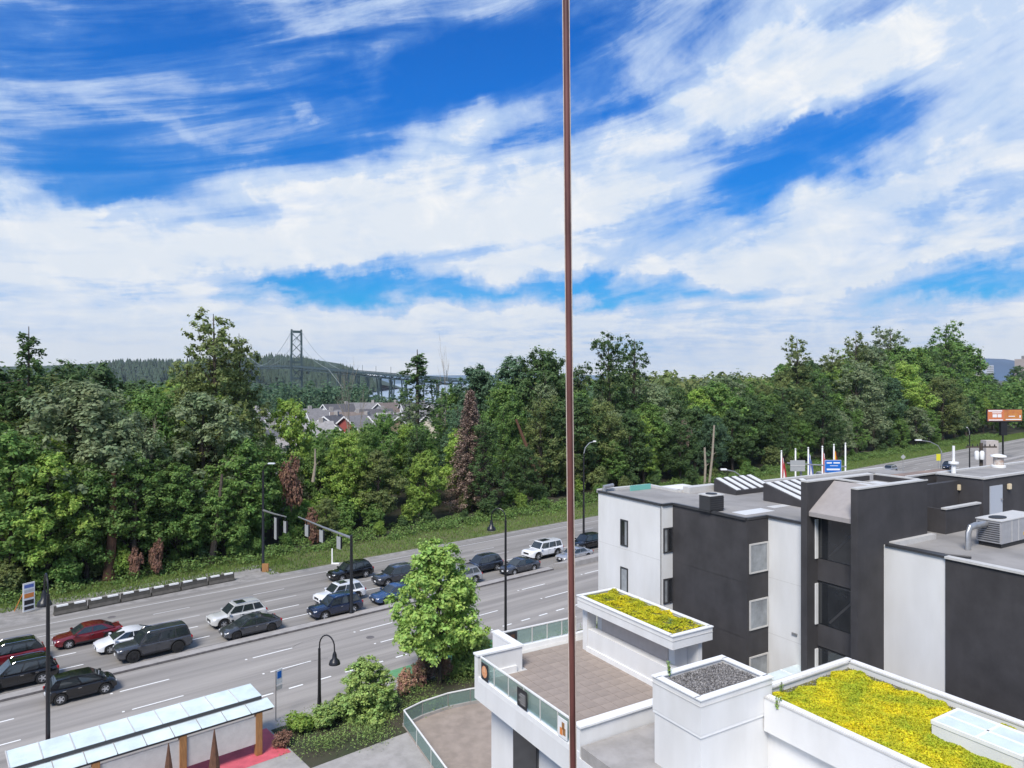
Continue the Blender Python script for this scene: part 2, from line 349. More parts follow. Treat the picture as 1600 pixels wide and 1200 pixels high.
LM = dict(
 mid=leafmat('leaf_mid', (.068,.130,.036), (.040,.085,.022)),
 dark=leafmat('leaf_dark', (.040,.078,.026), (.024,.050,.020)),
 light=leafmat('leaf_light', (.118,.195,.045), (.080,.140,.030)),
 olive=leafmat('leaf_olive', (.078,.112,.038), (.044,.068,.026)),
 grey=leafmat('leaf_grey', (.105,.150,.085), (.056,.090,.048)),
 blue=leafmat('leaf_blue', (.045,.090,.050), (.028,.060,.034)),
 brown=leafmat('leaf_brown', (.100,.088,.074), (.055,.047,.040), .1),
 rust=leafmat('leaf_rust', (.088,.056,.038), (.046,.030,.022), .1),
 street=leafmat('leaf_street', (.120,.20,.050), (.070,.13,.035), .4),
 shrub=leafmat('leaf_shrub', (.115,.18,.05), (.060,.11,.035), .3),
 purple=leafmat('leaf_purple', (.13,.07,.065), (.10,.09,.05), .15),
)
# ------------------------------------------------------------------ ground, water, hills
def ground_z(x, y):
    t = min(1, max(0, (y - 230) / 330)); t = t*t*(3-2*t)
    k = min(1, max(0, (160 - x) / 200))
    base = -24 * t * k
    return base
def build_ground():
    xs = sorted(set([-9000,-5000,-3000,-2000,-1400] + list(range(-1000, 1001, 50)) + [1400,2000,3000,5000,9000]))
    ys = sorted(set([-3000,-500,-100] + list(range(0, 1000, 40)) + [1200,1600,2400,4000,7000,12000]))
    V = []; 
    for y in ys:
        for x in xs:
            z = ground_z(x, y)
            if y > 900 and x < 700: z = -24
            V.append((x, y, z - .02))
    nx = len(xs); fs = [(j*nx+i, j*nx+i+1, (j+1)*nx+i+1, (j+1)*nx+i) for j in range(len(ys)-1) for i in range(nx-1)]
    mb = MB().use(M['soil']); mb.add(V, fs); o = mb.build('ground', smooth=True); tag(o, kind='structure')
build_ground()
mb = MB().use(M['water']); mb.add([(-9000,560,-20),(900,560,-20),(1800,12000,-20),(-9000,12000,-20)], [(0,1,2,3)]); tag(mb.build('water'), kind='structure')
def strip(name, m, d0, d1, s0, s1, z, parent=None, n=1):
    """flat sheet in road coordinates (object turned so its x runs along the road)"""
    mb = MB().use(m); mb.add([(s0,d0,0),(s1,d0,0),(s1,d1,0),(s0,d1,0)], [(0,1,2,3)])
    o = mb.build(name, parent)
    if not parent: o.rotation_euler = (0,0,TH)
    o.location = (0,0,z); return o
S0, S1 = -120, 900
rd_ = strip('road', M['asphalt'], 57.0, 74.3, S0, S1, .004); tag(rd_, kind='structure')
rn = strip('near_road', M['asphalt_near'], 43.2, 57.0, S0, S1, .004); tag(rn, kind='structure')
o = strip('road_shoulder', M['shoulder'], 74.3, 75.4, S0, S1, .004); tag(o, kind='structure')
o = strip('gravel_path', M['shoulder'], 75.4, 80.5, S0, 31, .006); tag(o, kind='structure')
o = strip('grass_verge', M['grass'], 75.4, 84, 31, S1, .01); tag(o, kind='structure')
o = strip('grass_edge', M['grass'], 80.5, 84, S0, 31, .01); tag(o, kind='structure')
o = strip('far_bank', M['soil'], 84, 88, S0, S1, .008); tag(o, kind='structure')
mb = MB().use(M['concrete']); mb.box(S0, S1, 26, 43.2, -.3, .13); o = mb.build('sidewalk'); o.rotation_euler = (0,0,TH); tag(o, kind='structure')
# median
mb = MB().use(M['concrete']); mb.box(S0, 54.6, 57.35, 58.25, 0, .15); mb.use(M['kerb_dark']); mb.box(S0, 54.6, 57.27, 57.35, 0, .152); mb.box(S0, 54.6, 58.25, 58.33, 0, .152)
o = mb.build('median_kerb', bevel=0); o.rotation_euler = (0,0,TH); tag(o, kind='structure')
mb = MB().use(M['concrete']); mb.poly([(54.8,57.6),(57.5,56.75),(240,56.6),(240,57.95),(57.5,57.9)], 0, .55); o = mb.build('raised_median'); o.rotation_euler = (0,0,TH); tag(o, kind='structure')
# markings
lm = MB().use(M['paint'])
dash = lm.box(0, 3.1, -.06, .06, 0, .004).mesh('lane_dash')
def dashes(d, s_first, s_last, parent, step=9.0, name='lane_dash', me=None, w_=1):
    s = s_first; k = 0
    while s < s_last:
        inst(me or dash, name, parent, (s, d, .004), scale=(w_, 1, 1)); s += step
dw = MB().use(M['paint_worn']).box(0, 3.1, -.06, .06, 0, .004).mesh('worn_dash')
for d in (54.0, 50.6): dashes(d, 11.1 - 27, 190, rn)
for d in (60.9, 63.9): dashes(d, 7.0 - 27, 190, rd_)
for d in (66.8, 69.7): dashes(d, 8.0 - 27, 190, rd_, me=dw)
sdm = MB().use(M['paint']).box(0, 1.0, -.08, .08, 0, .004).mesh('short_dash')
s = 17.9
while s < 60: inst(sdm, 'short_dash', rn, (s, 47.1, .004)); s += 2.1
mb = MB().use(M['paint']); mb.box(S0, 15.5, 47.05, 47.17, .001, .0055); mb.build('solid_line', rn)
mb = MB().use(M['paint_worn']); mb.box(S0, 400, 72.85, 72.97, .001, .0055); mb.build('edge_line', rd_)
mb = MB().use(M['paint']); mb.box(0, 190, 59.0, 59.1, .001, .0055); 
mb = MB().use(M['green_paint']); mb.box(26.5, 37, 43.35, 45.2, .001, .006); mb.build('green_lane', rn)
mb = MB().use(M['red_paint']); mb.box(-6, 16.6, 38.8, 42.4, 0, .004); o = mb.build('red_pavement'); o.rotation_euler = (0,0,TH); o.location = (0,0,.134); tag(o, kind='structure')
rs = MB().use(M['paint']).box(-.07, .07, -.07, .07, 0, .02).mesh('road_stud')
for d, s0 in ((54.0, 10.2), (50.6, 10.2)):
    for k in range(-2, 8): inst(rs, 'road_stud', rn, (s0 + 9*k + .4, d, .004))
crk = MB().use(mat('tar_seal', (.05,.05,.052), .6)); rc = random.Random(4)
for i in range(26):
    s0 = rc.uniform(-20, 150); d0 = rc.uniform(44.5, 56.5) if i % 2 else rc.uniform(59, 73); pts = [(s0, d0)]
    for k in range(rc.randint(4, 9)): pts.append((pts[-1][0] + rc.uniform(.3,1.2), pts[-1][1] + rc.uniform(-.35,.35)))
    for (a0, b0), (a1, b1) in zip(pts, pts[1:]): crk.beam((a0, b0, .0065), (a1, b1, .0065), .025, .003)
o = crk.build('tar_cracks', rd_); o['kind'] = 'stuff'
mh = MB().use(M['kerb_dark']).lathe((0,0,0), [(.34,0),(.34,.006),(.0,.007)], 14).mesh('manhole_cover')
for s0, d0 in ((36, 62.3), (14, 71.3), (62, 65.2), (29, 52.1), (52, 48.6)): inst(mh, 'manhole_cover', rd_, (s0, d0, .003))
# hills
def hill(name, pts, ydepth, m, thick=500):
    """ridge through (px, py) pairs at depth; built as a solid ridge"""
    mb = MB().use(m); top = [atd(px, py, ydepth + 60*math.sin(i*1.7)) for i, (px, py) in enumerate(pts)]; n = len(top)
    fr = [Vector((p.x, p.y - thick, -25)) for p in top]; bk = [Vector((p.x*1.05, p.y + thick*1.4, -25)) for p in top]
    mid = [Vector((p.x*.995, p.y - thick*.45, -25 + (p.z+25)*.72)) for p in top]
    mb.add(fr + mid + top + bk, [(r*n+i, r*n+i+1, (r+1)*n+i+1, (r+1)*n+i) for r in range(3) for i in range(n-1)])
    o = mb.build(name, smooth=60); tag(o, kind='structure'); return o
forest_far = mat('forest_far', (.040,.068,.036), .95, second=(.022,.042,.026), nscale=.02, bump=1, bscale=.05)
hill('wooded_hill', [(-200,575),(60,572),(180,566),(280,566),(390,560),(430,557),(480,560),(530,568),(565,582),(590,600)], 2100, forest_far)
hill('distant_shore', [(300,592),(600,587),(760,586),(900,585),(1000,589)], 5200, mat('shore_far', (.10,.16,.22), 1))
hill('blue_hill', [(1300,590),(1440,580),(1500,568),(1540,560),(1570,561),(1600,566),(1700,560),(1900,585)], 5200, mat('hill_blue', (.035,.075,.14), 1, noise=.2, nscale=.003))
# ------------------------------------------------------------------ trees
def crown_mesh(name, kind, seed, nleaf, leaf):
    """unit-height (1 m = scaled later) designs given in metres for nominal height; returns crown mesh and trunk mesh"""
    r = np.random.default_rng(seed); rr = random.Random(seed); tr = MB().use(M['bark'])
    Ht = 20.0; clumps = []; tips = []
    if kind in ('broad', 'maple'):
        wid = 5.6 if kind == 'broad' else 6.6; z0, zt = 3.0, 20.0; nl = 20
        tr.tube([(0,0,0),(.2,.1,4),(.1,-.2,8),(.3,.1,13),(.2,0,17)], [.42,.34,.27,.17,.05], 7)
        for i in range(nl):
            f = (i + .5) / nl; z = z0 + 1.2 + (zt - z0 - 3.0) * f; a = i * 2.4 + rr.uniform(-.4,.4)
            env = math.sin(math.pi * min(1, .18 + f*.80)) ** .7 * wid
            rad = env * rr.uniform(.42, .78); lr = rr.uniform(1.9, 2.9) * (1 - .25*f)
            c = (rad*math.cos(a), rad*math.sin(a), z + rr.uniform(-.5,.5)); tips.append((c, lr))
            st = (.15, 0, max(2.5, z - rad*.75 - 1)); tr.tube([st, ((st[0]+c[0])*.5, (st[1]+c[1])*.5, (st[2]+c[2])*.5 + .5), c], [.13, .08, .03], 5)
        tips.append(((0,0,zt-2.2), 2.2))
    elif kind == 'cotton':
        z0, zt = 5.0, 20.0; tr.tube([(0,0,0),(.2,0,5),(-.1,.2,10),(.2,.1,15),(.1,0,19.2)], [.42,.33,.24,.13,.03], 7)
        for i in range(34):
            f = (i + .5) / 34; z = z0 + (zt - z0 - 1.2) * f; a = i * 2.4 + rr.uniform(-.5,.5)
            env = (3.6 + 1.2*math.sin(f*7)) * (1 - .45*f); rad = env * rr.uniform(.35, 1); lr = rr.uniform(1.1, 2.1) * (1 - .25*f)
            c = (rad*math.cos(a), rad*math.sin(a), z); tips.append((c, lr)); st = (0, 0, max(3, z - rad*1.1 - .6))
            tr.tube([st, ((st[0]+c[0])*.55, (st[1]+c[1])*.55, (st[2]+c[2])*.5), c], [.12*(1-.5*f), .07*(1-.5*f), .02], 5)
    elif kind == 'bush':
        for i in range(9):
            a = i*2.4; rad = rr.uniform(0, 5.5); c = (rad*math.cos(a), rad*math.sin(a), rr.uniform(4, 15 - rad*.6)); tips.append((c, rr.uniform(3, 4.6)))
            tr.tube([(0,0,0), (c[0]*.5, c[1]*.5, c[2]*.6), c], [.2,.12,.03], 4)
    elif kind == 'street':
        tr.tube([(0,0,0),(.1,0,5),(0,.1,10),(.05,0,18)], [.34,.28,.2,.04], 7)
        for i in range(30):
            f = (i+.5)/30; z = 5.0 + 14*f; a = i*2.4 + rr.uniform(-.3,.3); env = 8.0 * (math.sin(math.pi*(.22 + .70*f)) ** .9) * (1 - .25*f)
            rad = env*rr.uniform(.40,.78); c = (rad*math.cos(a), rad*math.sin(a), z); tips.append((c, rr.uniform(2.0,2.9)*(1-.3*f)))
            tr.tube([(0,0,max(4.5, z-rad*.9)), (c[0]*.5,c[1]*.5,z-rad*.35), c], [.12,.07,.02], 4)
        tips.append(((0,0,18.6), 1.0))
    elif kind == 'column':
        tr.tube([(0,0,0),(0,0,19)], [.4,.1], 6)
        for i in range(34):
            f = i/34; a = i*2.4; env = 2.3*(1 - f**2.5)+.2; c = (env*.55*math.cos(a), env*.55*math.sin(a), .8+18.2*f); tips.append((c, 1.5*(1-.5*f)))
    if kind in ('conifer', 'sparse'):
        sp = kind == 'sparse'
        tr.tube([(0,0,0),(0,0,20)], [.32,.03], 6); C = []; Nn = []; S = []
        nb = 34 if sp else 170
        for i in range(nb):
            f = (i / nb) ** .9; z = (8.5 if sp else 1.5) + (19.6 - (8.5 if sp else 1.5)) * f; a = i*2.4 + rr.uniform(-.3,.3)
            ln = (3.6*(1-f) + .7) * rr.uniform(.4,1.2) if sp else (3.6*(1-f)**.8 + .25) * rr.uniform(.8,1.1)
            d = np.array([math.cos(a), math.sin(a), -.22]); p1 = np.array([0,0,z]) + d*ln; tr.bar((0,0,z), tuple(p1), .05, 3, .012, cap=False)
            k = int(nleaf / nb); t = r.uniform(.12, 1, k) ** .7; off = r.normal(0, .14, (k, 3)); off[:, 2] -= np.abs(r.normal(0, .28, k)) * (1 if not sp else .9)
            lat = r.uniform(-.28, .28, k)[:, None] * np.array([-math.sin(a), math.cos(a), 0]) * (1.2 - t)[:, None] * ln * .9
            C.append(np.array([0,0,z]) + d*(t*ln)[:, None] + off + lat); Nn.append(np.tile([0,0,1.], (k, 1)))
        C = np.concatenate(C); Nn = np.concatenate(Nn)
    elif kind == 'bare':
        C = None; tr = MB().use(M['bark_pale'])
        def br(p, d, ln, rad, lv):
            q = p + d*ln; m_ = (p+q)/2 + Vector((rr.uniform(-1,1), rr.uniform(-1,1), rr.uniform(-.3,.3)))*ln*.06
            tr.tube([p, m_, q], [rad, rad*.8, rad*.55], 5 if lv < 2 else 3)
            if lv < 4:
                for k in range(3 if lv else 4):
                    nd = (d + Vector((rr.uniform(-1,1), rr.uniform(-1,1), rr.uniform(-.1,.6)))*.62).normalized(); br(p + (q-p)*rr.uniform(.55,1), nd, ln*rr.uniform(.5,.72), rad*.55, lv+1)
        br(Vector((0,0,0)), Vector((0,0,1)), 9, .17, 0)
        return None, tr.mesh(name + '_trunk', True)
    else:
        C = []; Nn = []; wts = np.array([t[1]**2 for t in tips]); wts = wts / wts.sum()
        for (c, lr), wgt in zip(tips, wts):
            k = max(6, int(nleaf * wgt)); nsub = max(7, int(lr*lr*4.2)); 
            u = r.normal(0, 1, (nsub, 3)); u /= np.linalg.norm(u, axis=1)[:, None]; sc_ = np.array(c) + u * lr * (r.uniform(.12, 1.0, nsub)**.5 * 1.12)[:, None] * np.array([1,1,.8])
            idx = r.integers(0, nsub, k); v = r.normal(0, 1, (k, 3)); v /= np.linalg.norm(v, axis=1)[:, None]
            sr = (.50 if kind in ('maple','broad','bush','street','column') else .42) * (lr/2.2)**.4
            p = sc_[idx] + v * sr * np.abs(r.normal(0, .85, k))[:, None] * np.array([1.1,1.1,.85])
            C.append(p); Nn.append(v*.6 + u[idx]*.7 + np.array([0,0,.8]))
        C = np.concatenate(C); Nn = np.concatenate(Nn)
    V, Fq = leaves(C, Nn, leaf, jitter=.55)
    return mesh_np(name, V, Fq, [LM['mid']]), tr.mesh(name + '_trunk', True)
PROTO = {}
def mkproto(key, kind, n, nleaf, leaf):
    PROTO[key] = [crown_mesh('%s_crown' % key, kind, 100 + 17*i + hash_(key), nleaf, leaf) for i in range(n)]
def hash_(s): return sum(ord(c)*7 for c in s) % 997
mkproto('maple', 'maple', 4, 26000, .46)
mkproto('broad', 'broad', 4, 26000, .38)
mkproto('cotton', 'cotton', 4, 17000, .30)
mkproto('bush', 'bush', 4, 9000, 1.0)
mkproto('conifer', 'conifer', 2, 30000, .24)
mkproto('sparse', 'sparse', 2, 3000, .34)
mkproto('column', 'column', 1, 15000, .42)
mkproto('bare', 'bare', 2, 0, 0)
mkproto('street', 'street', 1, 46000, .52)
mkproto('farwood', 'broad', 3, 4200, .85)
NAMES = dict(maple='maple_tree', broad='broadleaf_tree', cotton='cottonwood_tree', bush='bush', conifer='conifer_tree', sparse='old_conifer', column='ivy_covered_tree', bare='dead_tree', street='street_tree', farwood='woodland_tree')
tcount = [0]
def tree(key, loc, h, tint, wf=1.0, label='', group=None, cat='tree', name=None, var=None, bark=None, lean=0, rz=None):
    i = tcount[0]; tcount[0] += 1
    cm, tm = PROTO[key][(i if var is None else var) % len(PROTO[key])]
    t = thing(name or NAMES[key], label, cat, loc, rz if rz is not None else (i*1.37) % 6.28, group); k = h / 20.0
    if key == 'bare': k = h/17.0
    t.scale = (k*wf, k*wf, k)
    if lean: t.rotation_euler = (0, lean, 0)
    o = inst(tm, 'trunk' if key != 'bush' else 'stems', t)
    if bark: o.material_slots[0].link = 'OBJECT'; o.material_slots[0].material = M[bark]
    if cm:
        c = inst(cm, 'crown', t); c.material_slots[0].link = 'OBJECT'; c.material_slots[0].material = LM[tint]
    return t
def ptree(key, px, top, d, tint, wf=1.0, label='', **k):
    p = px_sd(px, d); z = H + (HZ - top)/F*p.y; p.z = ground_z(p.x, p.y)
    return tree(key, p, z - p.z, tint, wf, label, **k)
front = [
 # key, px, top_y, d, tint, wf, label
 ('sparse',45,510,104,'dark',1.0,'tall thin conifer with drooping sparse limbs, top standing out against the sky at far left'),
 ('broad',8,560,108,'dark',1.1,'dark green tree at the left edge, beside the sparse conifer'),
 ('broad',95,556,124,'dark',1.1,'dark rounded tree on the skyline right of the sparse conifer'),
 ('maple',150,562,130,'dark',1.0,'dark green skyline tree behind the pale grey-green maple'),
 ('broad',55,600,108,'olive',1.1,'olive green tree around the trunk of the sparse conifer'),
 ('maple',125,592,92,'grey',1.15,'big pale grey-green tree with silvery top in the left of the wood'),
 ('broad',188,632,90,'grey',.95,'silvery tree with pale flower tassels right of the big grey-green tree'),
 ('maple',20,668,87,'mid',1.1,'bright green maple with lower edge at the left border'),
 ('maple',75,700,86,'light',1.0,'yellow-green maple low in front of the left wood'),
 ('broad',135,715,86,'mid',1.0,'mid green tree low in front of the big grey-green tree'),
 ('maple',205,700,87,'mid',1.1,'green maple behind the brown withered bushes'),
 ('broad',240,612,112,'olive',1.0,'olive tree left of the tallest cottonwood'),
 ('broad',215,590,140,'dark',1.0,'dim green tree on the skyline left of the tallest cottonwood'),
 ('cotton',333,476,97,'olive',1.0,'tallest cottonwood left of the bridge with an open leafy top against the sky'),
 ('cotton',372,508,100,'olive',.8,'slimmer cottonwood top joined to the right of the tallest cottonwood'),
 ('cotton',292,545,99,'olive',.8,'cottonwood with sparse outer twigs left of the tallest one'),
 ('maple',320,604,92,'grey',1.05,'dense grey-green tree below the tallest cottonwood'),
 ('broad',365,655,92,'grey',1.0,'grey-green tree right below the tallest cottonwood'),
 ('maple',275,720,87,'mid',1.1,'bright green maple at the roadside in front of the tallest cottonwood'),
 ('maple',350,745,86,'mid',1.05,'green maple with dark hollow beneath, left of the far lamp mast'),
 ('maple',455,616,100,'light',.8,'yellow-green young maple with pointed top in front of the houses'),
 ('broad',425,690,93,'mid',.9,'green tree behind the long traffic signal mast arm'),
 ('cotton',520,668,98,'mid',1.2,'loose green tree in front of the orange-gabled house'),
 ('broad',575,660,99,'mid',.9,'round green tree below the viaduct piers'),
 ('maple',500,690,95,'mid',.9,'green tree right of the pointed young maple, below the houses'),
 ('broad',545,668,92,'light',1.0,'bright yellow-green tree at the middle of the wood'),
 ('maple',510,775,86,'olive',1.0,'olive green low maple behind the signal mast'),
 ('broad',598,640,104,'mid',.9,'rounded green tree right of the bright yellow-green tree'),
 ('maple',590,700,90,'olive',1.05,'olive maple with wide crown above the street tree'),
 ('cotton',640,618,108,'grey',.9,'grey-green open tree behind, left of the dark open-topped pine'),
 ('sparse',652,546,112,'dark',1.7,'dark pine with open spiky top over the viaduct'),
 ('broad',655,660,100,'mid',.9,'green tree below the dark open-topped pine'),
 ('maple',665,700,90,'light',.9,'yellow-green tree left of the dead brown conifer'),
 ('conifer',735,606,91,'brown',1.2,'dead conifer with brown needles beside the woods'),
 ('maple',745,565,118,'blue',.9,'bluish green tree behind the dead brown conifer'),
 ('broad',700,600,124,'mid',.8,'green tree under the bare white branches'),
 ('broad',800,552,112,'blue',1.0,'bluish green rounded tree right of the dead brown conifer'),
 ('broad',850,536,106,'dark',1.0,'tall dark green tree behind the maroon upright cord'),
 ('cotton',905,560,112,'dark',.9,'dark leafy tree just right of the maroon upright cord'),
 ('column',862,618,93,'dark',.9,'dark column of ivy on a tree left of the maroon cord'),
 ('cotton',950,516,101,'dark',.9,'cottonwood with an airy round top against the sky, right of the cord'),
 ('cotton',990,520,103,'dark',.9,'twin airy cottonwood top just right of the first'),
 ('broad',935,620,93,'olive',1.0,'dense olive tree under the airy cottonwood pair'),
 ('maple',985,640,92,'dark',1.0,'dark dense tree behind the white building corner'),
 ('broad',1030,600,98,'grey',1.0,'grey-green tree right of the airy cottonwood pair'),
 ('maple',1050,680,92,'mid',.9,'green low tree left of the leaning bare trunks'),
 ('maple',1120,592,98,'mid',1.25,'broad round green maple above the striped skylights'),
 ('maple',1170,612,97,'dark',1.25,'dark spreading maple left of the flagpoles'),
 ('broad',1205,640,98,'dark',1.1,'dark green tree behind the leftmost flagpole'),
 ('cotton',1245,521,104,'olive',1.0,'tall cottonwood with round airy head above the flagpoles'),
 ('broad',1240,600,100,'olive',1.0,'olive tree below the round-headed cottonwood'),
 ('cotton',1300,545,104,'olive',1.1,'cottonwood right of the round-headed one'),
 ('maple',1300,610,98,'mid',1.1,'green spreading maple behind the blue highway sign'),
 ('cotton',1338,514,106,'olive',.9,'airy cottonwood on the right skyline, first of the tall pair'),
 ('cotton',1390,503,106,'grey',1.0,'airy cottonwood on the right skyline with a pale fan-shaped head'),
 ('broad',1375,566,100,'mid',1.2,'full green tree below the fan-headed cottonwood'),
 ('broad',1435,540,101,'mid',1.1,'full green tree left of the tallest right-hand tree'),
 ('cotton',1480,498,100,'mid',1.15,'tallest right-hand cottonwood ending the wood against the sky'),
 ('broad',1470,575,97,'olive',1.1,'olive tree at the right end of the tall wood'),
 ('maple',1400,620,94,'mid',1.2,'green tree with low sweeping branches above the far street lamp'),
 ('broad',1510,620,94,'grey',1.0,'grey-green willow-like tree before the billboard'),
 ('broad',1545,580,150,'dark',1.0,'dark tree before the towers near the right border'),
 ('broad',1585,585,140,'mid',1.0,'green rounded tree at the right border'),
 ('maple',1590,570,200,'dark',1.1,'dark skyline tree at the right border'),
]
for i, (k, px, top, d, tint, wf, lab) in enumerate(front):
    ptree(k, px, top, d, tint, wf, lab, bark='bark_red' if tint == 'brown' else None)
# fill rows of the wood
sky_px = [-80,0,100,200,250,300,350,388,400,480,600,650,690,720,780,860,920,1050,1130,1200,1240,1300,1350,1440,1500,1525,1600,1700]
sky_py = [575,578,572,585,580,560,560,590,672,676,672,640,640,615,585,568,585,588,576,576,550,548,530,532,520,592,596,590]
rt = random.Random(3)
fills = ['mid','dark','olive','mid','blue','grey','dark','light']
n_fill = 0
TW = dict(mid='mid green', dark='dark green', olive='olive green', grey='grey-green', blue='bluish green', light='yellow-green', rust='rusty', brown='brown')
def fill_label(t_, row, px):
    rk = ['at the roadside edge of the wood','in the second rank of the wood','in the third rank of the wood','in the fourth rank of the wood','deep in the wood','far back in the wood','at the back of the wood'][row]
    lm_ = [(60,'at the far left'),(170,'behind the concrete barriers'),(290,'left of the tallest cottonwood'),(400,'by the tallest cottonwood'),(520,'behind the signal arms'),(640,'above the white crossover'),(720,'above the street tree'),(800,'by the dead brown conifer'),(880,'left of the maroon cord'),(960,'right of the maroon cord'),(1060,'over the white building corner'),(1200,'over the striped skylights'),(1330,'over the flagpoles'),(1430,'over the stair tower'),(1520,'over the dark upper roof'),(9999,'near the billboard')]
    return '%s%s tree %s, %s' % (rt.choice(['', 'tall ', 'low-branched ', 'full ', 'loose ']) if False else '', TW[t_], rk, next(b for a, b in lm_ if px < a))
for row, d in enumerate((89, 96, 103, 112, 124, 140, 160)):
    px = -90 + row*13
    while px < 1720:
        q = (px-800)/F; Y = px_sd(px, d).y; s_here = px_sd(px, d).dot(SX)
        stepm = rt.uniform(7, 10) * (1 if row < 3 else 1.35)
        top = np.interp(px, sky_px, sky_py) + rt.uniform(4, 34) + (rt.uniform(40,110) if row == 0 else 20 if row == 1 else 0)
        if 395 < px < 700 and row >= 3: top = max(top, 690)
        hgt = H + (HZ-top)/F*Y
        if hgt > 6 and not (px > 1495 and d > 100 and top < 585):
            nm = rt.choice(['maple','broad','broad','cotton'] if row < 4 else ['farwood'])
            ptree(nm, px, top, d + rt.uniform(-2.5, 2.5), (tt := rt.choice(fills if row < 6 else ['mid','olive','dark'])), rt.uniform(.85, 1.2), fill_label(tt, row, px), group='trees filling the wood along the road', name='woodland_tree')
            n_fill += 1
        px += stepm / Y * F * (.7627 - .6467*q) * 1.0 + 4
# understory
for i in range(76):
    px = -30 + (i % 38)*44 + rt.uniform(-10, 10)
    d = (84.4 if i < 38 else 88.5) + rt.uniform(-.5, 2.4); p = px_sd(px, d); h = rt.uniform(2.2, 4.6) if i < 38 else rt.uniform(4, 7)
    tree('bush', p, h, (tt := rt.choice(['mid','dark','light','olive','mid'])), rt.uniform(.8,1.1), TW[tt] + ' bush in the undergrowth ' + fill_label(tt, 0, px).split(', ')[1], group='bushes at the foot of the wood', cat='bush')
for (px, py, h, lab) in ((212,880,4.2,'rust-brown withered bush, left one of the pair at the road edge'),(243,872,5.0,'rust-brown withered bush, right one of the pair at the road edge')):
    tree('bush', px_sd(px, 83.2), h, 'rust', .42, lab, cat='bush')
tree('bush', px_sd(455, 88) + Vector((0,0,4)), 9, 'rust', .4, 'rust-brown withered creeper high behind the signal mast arm', cat='bush')
tree('bush', px_sd(487, 86), 6, 'rust', .5, 'brown dry bush in the shade right of the withered creeper', cat='bush')
tree('bush', px_sd(1070, 92) + Vector((0,0,5)), 9, 'brown', .4, 'brown dry foliage left of the leaning bare trunks', cat='bush')
ptree('bare', 548, 572, 102, 'mid', .4, 'bare dead tree with fine pale twigs in front of the viaduct')
ptree('bare', 696, 566, 112, 'mid', .3, 'bare dead tree with white branches right of the open-topped pine')
ptree('bare', 222, 655, 90, 'mid', .5, 'bare pale branches among the silvery tree')
# trunks that show at the wood's edge
def snag(label, p0, p1, r0, r1, m='bark_pale', name='bare_tree'):
    mb = MB().use(M[m]); mid = (p0 + p1)/2 + Vector((.15, 0, 0)); mb.tube([p0, mid, p1], [r0, (r0+r1)/2, r1], 8); mb.bar(mid, mid + Vector((.7,-.2,.6)), r1*.5, 5, .02); o = mb.build(name, smooth=True)
    return tag(o, label, 'tree')
for (px, h, r_, lab, m) in ((170,11,.62,'thick reddish trunk with ivy bark, seen in the gap left of the withered bushes','bark_red'),(205,8,.3,'slim trunk just right of the thick reddish trunk','bark'),(330,10,.42,'dark trunk above the right end of the concrete barriers','bark'),(112,11,.36,'leaning dark trunk behind the white roadside board','bark')):
    p = px_sd(px, 84.6); snag(lab, p, p + Vector((rt.uniform(-.8,.8), 1.5, h)), r_, r_*.35, m)
p = px_sd(1101, 83.2); snag('straight pale bare trunk standing left of the leaning one', p, p + Vector((0,0,7.4)), .26, .2)
p = px_sd(1108, 82.8); snag('leaning pale bare trunk above the striped skylights', p, p + Vector((1.0,0,11.8)), .26, .18)
p = px_sd(489, 92); snag('short broken white snag behind the signal mast arm', p + Vector((0,0,7)), p + Vector((.3,0,11.5)), .24, .10)
p = px_sd(835, 92); snag('reddish leaning limb of the tree left of the ivy column', p + Vector((0,0,5)), p + Vector((-3.2,0,14)), .4, .2, 'bark_red')
# grass and undergrowth
def scatter(name, label, n, s0, s1, d0, d1, h, m, z=.0, dens=None, cat=None):
    s = rng.uniform(s0, s1, n); d = rng.uniform(d0, d1, n)
    base = np.stack([s*SX.x + d*DX.x, s*SX.y + d*DX.y, np.full(n, z)], 1); a = rng.uniform(0, 6.28, n); hh = h*rng.uniform(.4, 1.3, n)
    u = np.stack([np.cos(a), np.sin(a), 0*a], 1); lean = rng.normal(0, .35, (n, 3)) * hh[:, None]; lean[:, 2] = hh
    V = np.stack([base - u*hh[:, None]*.22, base + u*hh[:, None]*.22, base + lean], 1).reshape(-1, 3)
    o = link(bpy.data.objects.new(name, mesh_np(name, V, np.arange(3*n).reshape(-1, 3), [m]))); tag(o, label, kind='stuff'); return o
def leafscatter(name, label, n, s0, s1, d0, d1, h, size, m, z=0.0):
    ns = int((s1-s0)*(d1-d0)/1.6); cs = rng.uniform(s0, s1, ns); cdd = rng.uniform(d0, d1, ns); chh = h*rng.uniform(.25, 1.1, ns); k = rng.integers(0, ns, n)
    v = rng.normal(0, .55, (n, 3)); s_ = cs[k] + v[:,0]; d_ = cdd[k] + v[:,1]; zz = z + np.abs(chh[k]*(1 - .3*(v[:,0]**2 + v[:,1]**2)))*rng.uniform(.3, 1, n)
    C = np.stack([s_*SX.x + d_*DX.x, s_*SX.y + d_*DX.y, zz], 1); V, Fq = leaves(C, np.tile([0,0,1.], (n,1)), size, .6, .8)
    o = link(bpy.data.objects.new(name, mesh_np(name, V, Fq, [m]))); tag(o, label, kind='stuff'); return o
scatter('grass', 'mown green grass on the far verge', 75000, 30, 330, 75.5, 83.5, .22, M['blade'], .01)
scatter('weeds', 'rough weeds and grass behind the concrete barriers', 40000, -60, 34, 78.8, 84, .20, M['blade'], .01)
leafscatter('undergrowth', 'leafy undergrowth at the foot of the wood', 130000, -60, 300, 81.8, 88, 1.3, .26, mat('undergrowth_leaf', (.14,.23,.055), .7, island=.45, trans=.3), .01)
